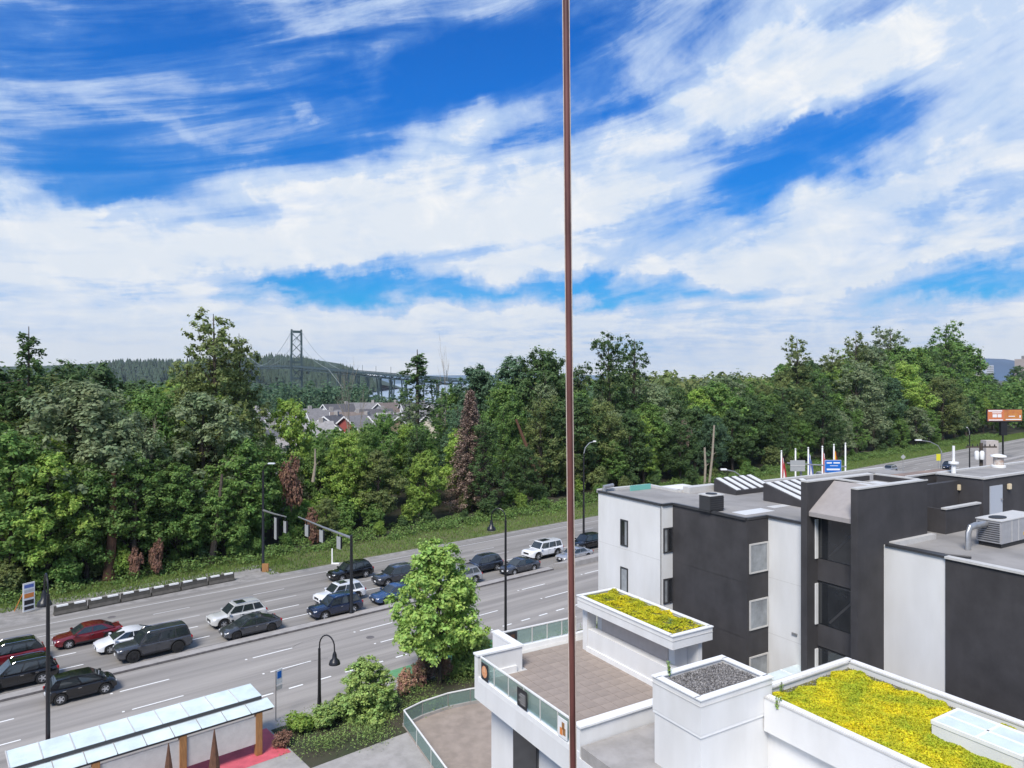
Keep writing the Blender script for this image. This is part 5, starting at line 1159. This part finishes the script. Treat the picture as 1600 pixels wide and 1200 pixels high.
# condenser on the roof (own thing)
def place_local(o, x, y, z): o.location = cB*x + cA*y + Vector((0,0,z)); o.rotation_euler = (0,0,ANG)
ax_, ay_ = loc2(1102, 800, zr)
t = thing('air_conditioner', 'black box condenser standing alone on the main roof near the charcoal wall', 'air conditioner'); place_local(t, ax_+.55, ay_+.1, zr)
MB().use(M['dark_metal']).box(-.5,.5,-.4,.4,.05,.82).build('casing', t, bevel=.03); MB().use(M['trim_grey']).box(-.53,.53,-.43,.43,.82,.87).build('lid', t); MB().use(M['plastic']).lathe((0,0,.87), [(.30,0),(.30,.03),(.08,.05)], 14).build('fan_grille', t)
for k in range(6): MB().use(M['plastic']).box(-.48,.48,-.415,-.40,.12+.11*k,.16+.11*k).build('louvre', t)
MB().use(M['dark_metal']).box(-.5,.5,-.35,.35,0,.05).build('base', t)
# big rooftop unit
hx_, hy_ = loc2(1565, 858, zl-.14); hd_ = ray_y(1525, hx_) - hy_ - 1.7
t = thing('rooftop_unit', 'large grey rooftop air unit with a bent silver duct on the low wing', 'air conditioner'); place_local(t, hx_, hy_, zl-.14); t.scale = (1, 1 + hd_/1.7, .88)
MB().use(mat('unit_grey', (.33,.33,.34), .5, noise=.08, nscale=3)).box(0,3.4,0,1.7,.22,1.35).build('casing', t, bevel=.02); MB().use(M['plastic']).box(.1,3.3,.1,1.6,0,.22).build('curb', t); MB().use(M['trim_grey']).box(-.03,3.43,-.03,1.73,1.35,1.40).build('lid', t)
MB().use(M['plastic']).lathe((.8,.85,1.4), [(.5,0),(.5,.04),(.1,.07)], 16).build('fan_grille', t)
for k in range(9): MB().use(M['dark_metal']).box(-.02,-.005,.12,1.58,.32+.11*k,.36+.11*k).build('louvre', t)
for k in range(4): MB().use(M['trim_grey']).box(.9+.62*k,.94+.62*k,-.02,-.003,.24,1.33).build('panel_seam', t)
for k in range(4): MB().use(M['flag_yellow']).box(2.0+.3*k,2.2+.3*k,-.022,-.004,.45,.62).build('warning_label', t)
MB().use(M['galv']).tube([(0,1.0,1.15),(-.9,1.1,1.15),(-1.25,1.12,1.1),(-1.4,1.12,.85),(-1.42,1.12,0)], .17, 10).build('duct', t, smooth=True)
# vents on the upper roof
vx, vy = ray_x(1560, cy+1.9), cy+1.9
t = thing('roof_vent', 'squat round roof vent with a rusty band and white cap', 'roof vent'); place_local(t, vx, vy, ZU+.01)
MB().use(M['white_trim']).lathe((0,0,0), [(.38,0),(.38,.12),(.28,.15)], 14).build('collar', t, smooth=True); MB().use(mat('rusty_band', (.38,.26,.20), .8, second=(.55,.52,.48), nscale=5)).lathe((0,0,.15), [(.27,0),(.27,.45)], 14).build('drum', t, smooth=True); MB().use(M['white_trim']).lathe((0,0,.60), [(.28,0),(.42,.03),(.40,.10),(.12,.18)], 14).build('cap', t, smooth=True)
t = thing('vent_pipe', 'thin white vent pipe with collar on the upper roof', 'roof vent'); place_local(t, ray_x(1490, cy+1.9), cy+1.9, ZU+.01)
MB().use(M['white_trim']).lathe((0,0,0), [(.12,0),(.12,.5),(.26,.52),(.26,.62),(.1,.64)], 10).build('collar', t, smooth=True); MB().use(M['white_trim']).bar((0,0,.6),(0,0,1.5),.07,8).build('pipe', t)
# ------------------------------------------------------------------ our own building: roof terrace
zf = 7.1; PB = thing('condo_podium', 'white podium building with roof terrace, glass railings and planted roofs', 'building', (0,0,0), ANG)
p1 = loc2(767, 983, 8.25); p2 = loc2(801, 1007, 8.25); p3 = loc2(738, 1018, 8.25)
tx0, ty0 = p2[0], p2[1]            # inner notch corner
XL = p3[0]; YF = p1[1]             # left rail line, far rail line
YN = ty0
XR = loc2(1023, 1050, zf)[0] ; YNEAR = loc2(925, 1122, 8.2)[1]
YB = loc2(924, 963, 8.15)[1]
YF = (YF + YB)/2
def pb(name, m, *b, parent=None, bevel=0): return MB().use(m).box(*b).build(name, parent or PB, bevel=bevel)
XP = loc2(925,1013,zf)[0]
XEND = 20.5
slab = pb('terrace_slab', M['white'], XL+.9, XEND, 2, YN-.02, -.2, zf-.06); pb('wall', M['white'], tx0+.02, XEND, YN-.02, YF-.3, -.2, zf-.06)
pb('fascia', M['white'], XL, XL+.9, 2, YN, zf-.95, zf-.06)
pb('fascia', M['white'], XL+.15, tx0+.9, YN-.3, YN, zf-.95, zf-.065) if False else None
fl_ = MB().use(M['trim_grey']).box(XL+.02, XR+3, YNEAR, YN-.01, zf-.05, zf-.03).box(tx0+.02, XR+3, YN-.01, YF-.02, zf-.05, zf-.03).build('terrace_floor', PB)
tile = MB().use(M['paver']).box(.008,.592,.008,.592,0,.03).mesh('paver')
nx = 0; ntile = 0
for j in range(60):
    y = YNEAR + .2 + j*.6
    if y + .6 > YF - .1: break
    x = XL + .25 if y + .6 < YN - .1 else tx0 + .25
    x = XL + .25 + math.ceil((x - XL - .25)/.6 - 1e-6)*.6
    while x + .6 < XR + .4:
        inst(tile, 'paver', fl_, (x, y, zf - .03 + rt.uniform(-.002,.002))); x += .6; ntile += 1
# parapet L at the corner
pb('parapet', M['white'], XL+.0, tx0+.0, YN-.32, YN+.0, zf-.06, zf+1.10); pb('parapet', M['white'], tx0+.003, tx0+.35, YN-.32, YF, zf-.06, zf+1.10)
pb('parapet_cap', M['white_trim'], XL-.05, tx0-.02, YN-.38, YN+.05, zf+1.10, zf+1.18); pb('parapet_cap', M['white_trim'], tx0-.015, tx0+.40, YN-.38, YF+.1, zf+1.10, zf+1.19)
pb('parapet_skirt', M['white_trim'], XL+.35, tx0-.01, YN-.42, YN-.323, zf-.03, zf+.28)
# kerb and rails
pb('kerb', M['white_trim'], XL, XL+.28, YNEAR-.3, YN-.33, zf-.06, zf+.16); pb('kerb', M['white_trim'], tx0+.353, XR+.2, YF-.26, YF, zf-.06, zf+.22)
def rail(a_, b_, z0, hh, npan, name='glass_railing', parent=None, g=None):
    root = parent; A_ = Vector((a_[0],a_[1],0)); B_ = Vector((b_[0],b_[1],0)); dv = (B_-A_); L_ = dv.length; u = dv.normalized(); nrm = Vector((-u.y,u.x,0))
    o = MB().use(M['white_trim']).beam(A_+Vector((0,0,z0+hh)), B_+Vector((0,0,z0+hh)), .07, .06).build(name, root)
    for k in range(npan):
        a2 = A_ + u*(L_*k/npan+.04); b2 = A_ + u*(L_*(k+1)/npan-.04); vs = [a2-nrm*.008, b2-nrm*.008, b2+nrm*.008, a2+nrm*.008]
        MB().use(M['glass_rail']).add([v+Vector((0,0,z0+.08)) for v in vs] + [v+Vector((0,0,z0+hh-.05)) for v in vs], ((0,3,2,1),(4,5,6,7),(0,1,5,4),(1,2,6,5),(2,3,7,6),(3,0,4,7))).build('glass_pane', o)
    for k in range(npan+1):
        c = A_ + u*(L_*k/npan); MB().use(M['trim_grey']).bar(c+Vector((0,0,z0-.15)), c+Vector((0,0,z0+hh-.03)), .028, 6).build('rail_post', o)
rail((XL+.12, YN-.4), (XL+.12, YNEAR+.0), zf+.16, .92, 6, parent=PB); rail((tx0+.42, YF-.12), (XP+.3, YF-.12), zf+.22, .86, 5, parent=PB)
# posters on the rails
def poster(label, y, wd, m, hh=.72, extra=None):
    t = thing('poster', label, 'poster'); place_local(t, XL+.02, y, zf+.22); MB().use(m).box(-.025,0,0,wd,0,hh).build('panel', t)
    if extra: extra(t)
ypost = lambda px: ray_y(px, XL)
def pizza(t): 
    n = 16; MB().use(mat('food_orange', (.55,.20,.07), .6, second=(.70,.42,.25), nscale=9)).add([(-.03, .30+.25*math.cos(2*math.pi*k/n), .38+.27*math.sin(2*math.pi*k/n)) for k in range(n)] + [(-.026, .30+.25*math.cos(2*math.pi*k/n), .38+.27*math.sin(2*math.pi*k/n)) for k in range(n)], [tuple(range(n)), tuple(range(2*n-1,n-1,-1))] + [(k,(k+1)%n,n+(k+1)%n,n+k) for k in range(n)]).build('dish_picture', t)
def menu(t):
    for k in range(5): MB().use(M['trim_grey']).box(-.03,-.026,.10,.62 if k % 2 else .5,.16+.1*k,.19+.1*k).build('text_line', t)
poster('poster with a round orange dish at the far end of the side railing', ypost(762), .6, M['plastic'], .75, pizza)
poster('black menu poster with grey lines in the middle of the side railing', ypost(823), .75, M['plastic'], .78, menu)
def food(t):
    for (y_, z_, m_) in ((.18,.30,'wood'),(.38,.26,'orange'),(.25,.50,'wood')): MB().use(M[m_]).box(-.03,-.026,y_-.09,y_+.09,z_-.16,z_+.12).build('picture_patch', t)
poster('white poster with brown food picture at the near end of the side railing', ypost(886), .6, M['white_trim'], .75, food)
t = thing('poster', 'dark poster at the left end of the far railing', 'poster'); place_local(t, tx0+.5, YF-.16, zf+.28); MB().use(M['plastic']).box(0,.85,-.02,0,0,.74).build('panel', t)
for k in range(2): MB().use(M['bark_red']).box(.12+.35*k,.36+.35*k,-.026,-.021,.12,.6).build('print_block', t)
# near parapet (B direction) and gravel strip
pb('near_parapet', M['white'], XL+.02, XR+.35, YNEAR-.32, YNEAR-.003, zf-.9, zf+1.05); pb('near_parapet_cap', M['white_trim'], XL-.02, XR+.35, YNEAR-.40, YNEAR+.05, zf+1.05, zf+1.12)
pb('gravel_roof', M['concrete'], XL+.02, XR+.35, YNEAR-4, YNEAR-.4, zf-.9, zf+.4)
xw = loc2(804,1119, 5)[0]
w_ = pb('window', M['dark_metal'], XL+.82, XL+.88, ray_y(804, XL+.9)-2.0, ray_y(804, XL+.9), 3.4, 5.5); pb('pane', M['glass_dark'], XL+.80, XL+.818, ray_y(804, XL+.9)-1.92, ray_y(804, XL+.9)-.08, 3.5, 5.4, parent=w_)
# green roofed stair volume
zp = 10.0
q0 = loc2(900, 929, zp); q1 = loc2(1048, 992, zp); q2 = loc2(1119.5, 979, zp); q3 = loc2(959, 919, zp)
gx0, gx1 = (q0[0]+q1[0])/2, (q2[0]+q3[0])/2; gy0, gy1 = (q1[1]+q2[1])/2, (q0[1]+q3[1])/2
def troughs(name, x0, x1_, y0, y1_, zt_, hh, lip=.14, inner=.22, mcap='white_trim'):
    o = MB().use(M['white']).box(x0, x1_, y0, y1_, zt_-hh, zt_-inner-.02).build(name, PB)
    for (a0,a1,b0,b1) in ((x0,x1_,y0,y0+lip),(x0,x1_,y1_-lip,y1_),(x0,x0+lip,y0+lip+.002,y1_-lip-.002),(x1_-lip,x1_,y0+lip+.002,y1_-lip-.002)):
        MB().use(M['white']).box(a0,a1,b0,b1,zt_-inner-.018,zt_-.045).build('side', o)
        MB().use(M[mcap]).box(a0-.04,a1+.04 if a1-a0 > lip+.01 else a1+.04,b0-(.04 if b1-b0<lip+.01 else -.001),b1+(.04 if b1-b0<lip+.01 else -.001),zt_-.043,zt_).build('coping', o)
    MB().use(M['trim_grey']).box(x0-.015,x1_+.015,y0-.015,y1_+.015,zt_-.26,zt_-.235).build('fascia_line', o)
    return o
tg = troughs('planter_canopy', gx0, gx1, gy0, gy1, zp, .62)
pb('stair_wall', M['white'], gx0+1.0, gx1-.35, gy0+.9, gy1-.4, zf-.1, zp-.63); pb('recess_glass', M['beige'], gx0+.95, gx0+.997, gy0+1.3, gy1-.8, zf+1.1, zp-.66)
pb('bench_wall', M['white'], gx0+.45, gx0+.9, gy0+.6, gy1-.3, zf+.25, zf+1.15); pb('bench_skirt', M['white_trim'], gx0+.38, gx0+.93, gy0+.5, gy1-.25, zf-.03, zf+.25)
pb('stair_wall', M['white'], gx0+1.8, gx1-.4, gy0+.25, gy0+.895, zf-.1, zp-.635)
pb('far_wall', M['white'], gx0+.42, gx0+1.0, gy1-.28, gy1+.1, zf-.05, zf+2.2)
def carpet(parent, x0, x1_, y0, y1_, z, n, size, m=None, name='sedum', mound=.05, keep=None):
    x = rng.uniform(x0, x1_, n); y = rng.uniform(y0, y1_, n)
    if keep is not None: k = keep(x, y); x = x[k]; y = y[k]
    hb = mound*(np.sin(x*5.1+y*3.3)+np.sin(x*2.3-y*6.1)+np.sin(x*9+y*8)) ; zz = z + rng.uniform(.02, .09, len(x)) + hb
    C = np.stack([x, y, zz], 1); V, Fq = leaves(C, np.tile([0,0,1.], (len(x),1)), size, .8, .7)
    o = link(bpy.data.objects.new(name, mesh_np(name, V, Fq, [m or M['sedum']])), parent); o['kind'] = 'stuff'; return o
MB().use(M['sedum_base']).box(gx0+.15, gx1-.15, gy0+.15, gy1-.15, zp-.21, zp-.14).build('soil_bed', tg)
carpet(tg, gx0+.2, gx1-.2, gy0+.2, gy1-.2, zp-.15, 26000, .06, keep=lambda x, y: (rng.uniform(0,1,len(x)) < np.clip((y-gy0)/1.6+.10*np.sin(x*4), .18, 1)))
# gravel box
zb_ = 10.6; b0 = loc2(1020,1054,zb_); b1 = loc2(1092,1093,zb_); b2 = loc2(1208,1058,zb_); b3 = loc2(1129,1024,zb_)
vx0, vx1 = (b0[0]+b1[0])/2, (b2[0]+b3[0])/2; vy0, vy1 = (b1[1]+b2[1])/2, (b0[1]+b3[1])/2
gb = troughs('gravel_box', vx0, vx1, vy0, vy1, zb_, 1.2, .20, .30)
MB().use(M['white']).box(vx0+.05, vx1-.05, vy0+.05, vy1-.05, zf-2, zb_-1.2).build('shaft', gb); MB().use(M['white_trim']).box(vx0+.01, vx1-.01, vy0+.01, vy1-.01, zb_-1.30, zb_-1.201).build('ledge', gb)
MB().use(mat('dark_membrane', (.03,.03,.03), .8)).box(vx0+.21, vx1-.21, vy0+.21, vy1-.21, zb_-.31, zb_-.20).build('membrane', gb)
MB().use(mat('gravel_base', (.13,.12,.115), .95, noise=.3, nscale=20)).box(vx0+.26, vx1-.26, vy0+.26, vy1-.26, zb_-.30, zb_-.15).build('gravel_bed', gb)
carpet(gb, vx0+.28, vx1-.28, vy0+.28, vy1-.28, zb_-.19, 15000, .055, M['pebble'], 'gravel', .006)
def weed(label, x, y, z, h, n, seed):
    r_ = random.Random(seed); t = thing('weed', label, 'plant'); place_local(t, x, y, z); st = MB().use(M['bark']); C = []
    for i in range(4):
        q = Vector((r_.uniform(-.12,.12), r_.uniform(-.12,.12), h*r_.uniform(.6,1))); st.bar((0,0,0), q, .006, 4)
        for k in range(n): f = r_.uniform(.2,1); C.append([q.x*f + r_.uniform(-.05,.05), q.y*f + r_.uniform(-.05,.05), q.z*f])
    st.build('stem', t); C = np.array(C); V, Fq = leaves(C, np.tile([0,0,1.], (len(C),1)), .09, .45, 1); link(bpy.data.objects.new('leaf_spray', mesh_np('leaf_spray', V, Fq, [LM['shrub']])), t)
weed('tall weed growing at the far corner of the gravel box', vx0+.6, vy1-.25, zb_-.15, .75, 26, 1)
weed('small weed in the near part of the sedum canopy', gx0+1.0, gy0+1.2, zp-.1, .4, 18, 2)
# big sedum roof
zs_ = 10.0; a0 = loc2(1324,1029,zs_); a1 = loc2(1207,1063,zs_); a2 = loc2(1600,1127,zs_)
sx1 = (a0[0]+a2[0])/2; sy1 = (a0[1]+a1[1])/2; sx0 = vx1 - .15; sy0 = 3
sr = MB().use(M['white']).box(sx0, sx1, sy0, sy1-.002, zf-3, zs_-.34).build('planted_roof', PB)
for (a0_,a1_,b0_,b1_) in ((vx1+.0,sx1,sy1-.28,sy1),(sx1-.28,sx1,sy0,sy1-.285),(sx0-.28,sx0,sy0,vy0-.01)):
    MB().use(M['white']).box(a0_,a1_,b0_,b1_,zs_-1.2,zs_-.05).build('parapet', sr); MB().use(M['trim_grey']).box(a0_-.02,a1_+.05,b0_-.05,b1_+.05 if b1_ == sy1 else b1_,zs_-.05,zs_).build('coping', sr)
    MB().use(M['white_trim']).box(a0_+.06,a1_-.02,b0_+.03,b1_-.05,zs_+.001,zs_+.04).build('coping_ridge', sr)
MB().use(M['sedum_base']).box(sx0, sx1-.29, sy0+.1, sy1-.29, zs_-.34, zs_-.26).build('soil_bed', sr)
carpet(sr, sx0+.10, sx1-.34, vy0-7, sy1-.34, zs_-.24, 180000, .068, mound=.02, keep=lambda x, y: (x < sx1-.55-.16*np.sin(y*2.1)-.10*np.sin(y*6.3+1)) & (y < sy1-.55-.15*np.sin(x*1.7)-.10*np.sin(x*5.2)) & (np.sin(x*3.1+np.sin(y*2))*np.sin(y*2.7+1) + rng.uniform(-.9,.9,len(x)) > -1.25))
carpet(sr, sx0+.02, sx1-.3, vy0-8, sy1-.3, zs_-.30, 16000, .05, M['pebble'], 'gravel', .004)
weed('dry weed beside the gravel box on the big sedum roof', ray_x(1214, sy1-1.2), sy1-1.2, zs_-.25, .5, 22, 5)
weed('thin weeds on the parapet corner left of the big sedum roof', ray_x(1222, sy1-.5), sy1-.5, zs_-.2, .4, 12, 6)
# skylight frame at lower right
k0 = loc2(1488,1108,10.35); k1 = loc2(1466,1134,10.35)
sk = thing('roof_skylight', 'white framed skylight cut by the lower edge at right, on the big sedum roof', 'skylight'); wS, lS = 1.6, 2.6; place_local(sk, k0[0]-wS*.8, k0[1], zs_-.3)
for (x0,x1_,y0,y1_) in ((0,.09,-lS,0),(wS-.09,wS,-lS,0),(.09,wS-.09,-.09,0),(.09,wS-.09,-lS,-lS+.09),(wS/2-.035,wS/2+.035,-lS+.09,-.09),(.09,wS-.09,-lS/2-.035,-lS/2+.035)): MB().use(M['white_trim']).box(x0,x1_,y0,y1_,.5,.62).build('frame', sk)
for i in (0,1):
    for j in (0,1): MB().use(M['glass_roof']).box(.09+i*(wS/2-.055), .09+i*(wS/2-.055)+wS/2-.125, -lS+.09+j*(lS/2-.055), -lS+.09+j*(lS/2-.055)+lS/2-.125, .57,.605).build('pane', sk)
MB().use(M['white']).box(.02,wS-.02,-lS+.02,-.02,.0,.5).build('upstand', sk)
# glass canopy in the gap between the buildings
gc = thing('glass_canopy', 'low glass canopy in the gap under the white wall', 'canopy'); e0 = loc2(1208,1056,7.6); place_local(gc, e0[0]-.2, e0[1]-1.5, 7.5)
for k in range(4): MB().use(M['glass_roof']).box(k*1.25, k*1.25+1.18, 0, 1.9, 0, .03).build('glass_pane', gc); MB().use(M['white_trim']).box(k*1.25+1.185, k*1.25+1.245, 0, 1.9, -.03, .05).build('glazing_bar', gc)
MB().use(M['dark_metal']).box(0,5,.0,.08,-.18,-.04).box(0,5,1.8,1.88,-.18,-.04).build('bearer', gc)
pb('courtyard', M['concrete'], 8, 40, 26, 34, -.2, .1) if False else None
# ground level terrace with curved glass rail
pts = [at(631,1110,1.15), at(660,1096,1.15), at(700,1083,1.15), at(735,1076,1.15), at(758,1073,1.15)]
gt = thing('patio', 'ground level patio with curved glass railing beside the shrubs', 'patio', (0,0,0))
for a_, b_ in zip(pts, pts[1:]): rail((a_.x,a_.y), (b_.x,b_.y), .2, .95, 1, parent=gt)
rail((pts[0].x,pts[0].y), (pts[0].x+3.2, pts[0].y-6.5), .2, .95, 3, parent=gt)
poly_ = [(p.x, p.y) for p in pts] + [(6, pts[-1].y), (6, 30), (pts[0].x+4, 30), (pts[0].x+3.2, pts[0].y-6.5)]
MB().use(M['paver']).poly(poly_[::-1], -.1, .17).build('patio_floor', gt); 
for a_, b_ in zip(pts, pts[1:]): MB().use(M['concrete']).beam((a_.x,a_.y,.15),(b_.x,b_.y,.15),.22,.4).build('kerb', gt)
# ------------------------------------------------------------------ near planting
tree('street', at(687,1068,.13), 9.6*1.02, 'street', 1.0, 'bright green street tree in full leaf between the road and the terrace', name='street_tree', var=0)
p = px_sd(574, 40.0); tree('street', p - Vector((0,0,1.5)), 5.1, 'shrub', 1.2, 'large round leafy shrub tree at the bottom beside the short lamp post', name='small_tree', rz=1.2)
p = px_sd(735, 41.0); tree('bush', p, 3.6, 'shrub', 1.0, 'green bush under the right side of the street tree', cat='bush')
for (px, d, h, tint, wf, lab) in ((632,41.0,2.3,'purple',.8,'purple-brown shrub right of the large round shrub tree'),(655,41.3,2.6,'purple',.7,'reddish shrub just left of the street tree trunk'),(672,41.6,2.2,'brown',.7,'brown low shrub at the foot of the street tree'),(695,41.2,2.2,'purple',.8,'brownish shrub right of the street tree trunk'),(715,41.0,2.6,'shrub',.8,'green shrub behind the curved glass rail'),
    (752,41.3,3.0,'shrub',.8,'green shrub at the white terrace wall'),(470,40.6,1.6,'light',1.5,'yellow-green low shrub right of the bus stop sign'),(440,39.6,1.2,'rust',1.2,'reddish low shrub beside the wooden shelter post'),(510,40.2,2.0,'shrub',1.4,'feathery green shrub behind the short lamp post'),(540,40.8,1.8,'shrub',1.2,'green shrub left of the large round shrub tree')):
    tree('bush', px_sd(px, d) + Vector((0,0,.1)), h, tint, wf, lab, cat='bush')
o = strip('planting_bed', M['soil'], 36.5, 42.0, 16.7, 48, .14); tag(o, kind='structure')
leafscatter('ground_cover', 'low green ground cover between the shrubs beside the bus shelter', 30000, 17.2, 47, 37.0, 41.7, .8, .10, mat('ground_cover_leaf', (.20,.29,.08), .7, island=.45, trans=.3), .14)
# ------------------------------------------------------------------ upright cord just outside the window
pa = atd(883.6, -60, 1.0); pb_ = atd(896, 1260, 1.0)
cord = thing('upright_cord', 'thin maroon upright cord with pale edges close to the camera, crossing the whole view', 'cord', (0,0,0))
MB().use(M['maroon_rod']).tube([pa, pb_], .0040, 10).build('core', cord, smooth=True)
for s_ in (-1, 1): MB().use(M['rod_edge']).tube([pa + Vector((s_*.0045,.0,0)), pb_ + Vector((s_*.0045,.0,0))], .0007, 6).build('edge_strip', cord, smooth=True)
# ------------------------------------------------------------------ haze
HAZE = 0.00006
hz = MB().box(-3600, 3600, -60, 6200, -27, 330); hm = bpy.data.materials.new('haze_air'); hm.use_nodes = True; nt = hm.node_tree; nt.nodes.remove(nt.nodes['Principled BSDF'])
pv = nt.nodes.new('ShaderNodeVolumePrincipled'); pv.inputs['Color'].default_value = (.80,.88,.97,1); pv.inputs['Density'].default_value = HAZE; pv.inputs['Anisotropy'].default_value = .2; nt.links.new(pv.outputs[0], nt.nodes['Material Output'].inputs['Volume'])
hz.use(hm); hz.mats = [hm]
if HAZE: o = hz.build('haze'); tag(o, 'thin bluish air over the whole view', kind='stuff')

# alike neighbours are told apart by their order from left to right
byl = {}
for o in list(COL.objects):
    if o.parent is None and o.get('label') and o.get('group'): byl.setdefault(o['label'], []).append(o)
for lab, os_ in byl.items():
    if len(os_) < 2: continue
    os_.sort(key=lambda o: o.location.x / max(1, o.location.y)); n = len(os_)
    words = ['left', 'right'] if n == 2 else ['leftmost', 'middle', 'rightmost'] if n == 3 else ['leftmost'] + ['second-left', 'third-left', 'fourth-left', 'fifth-left', 'sixth-left', 'seventh-left', 'eighth-left', 'ninth-left'][:n-2] + ['rightmost']
    for o, w_ in zip(os_, words): o['label'] = w_ + ' ' + lab
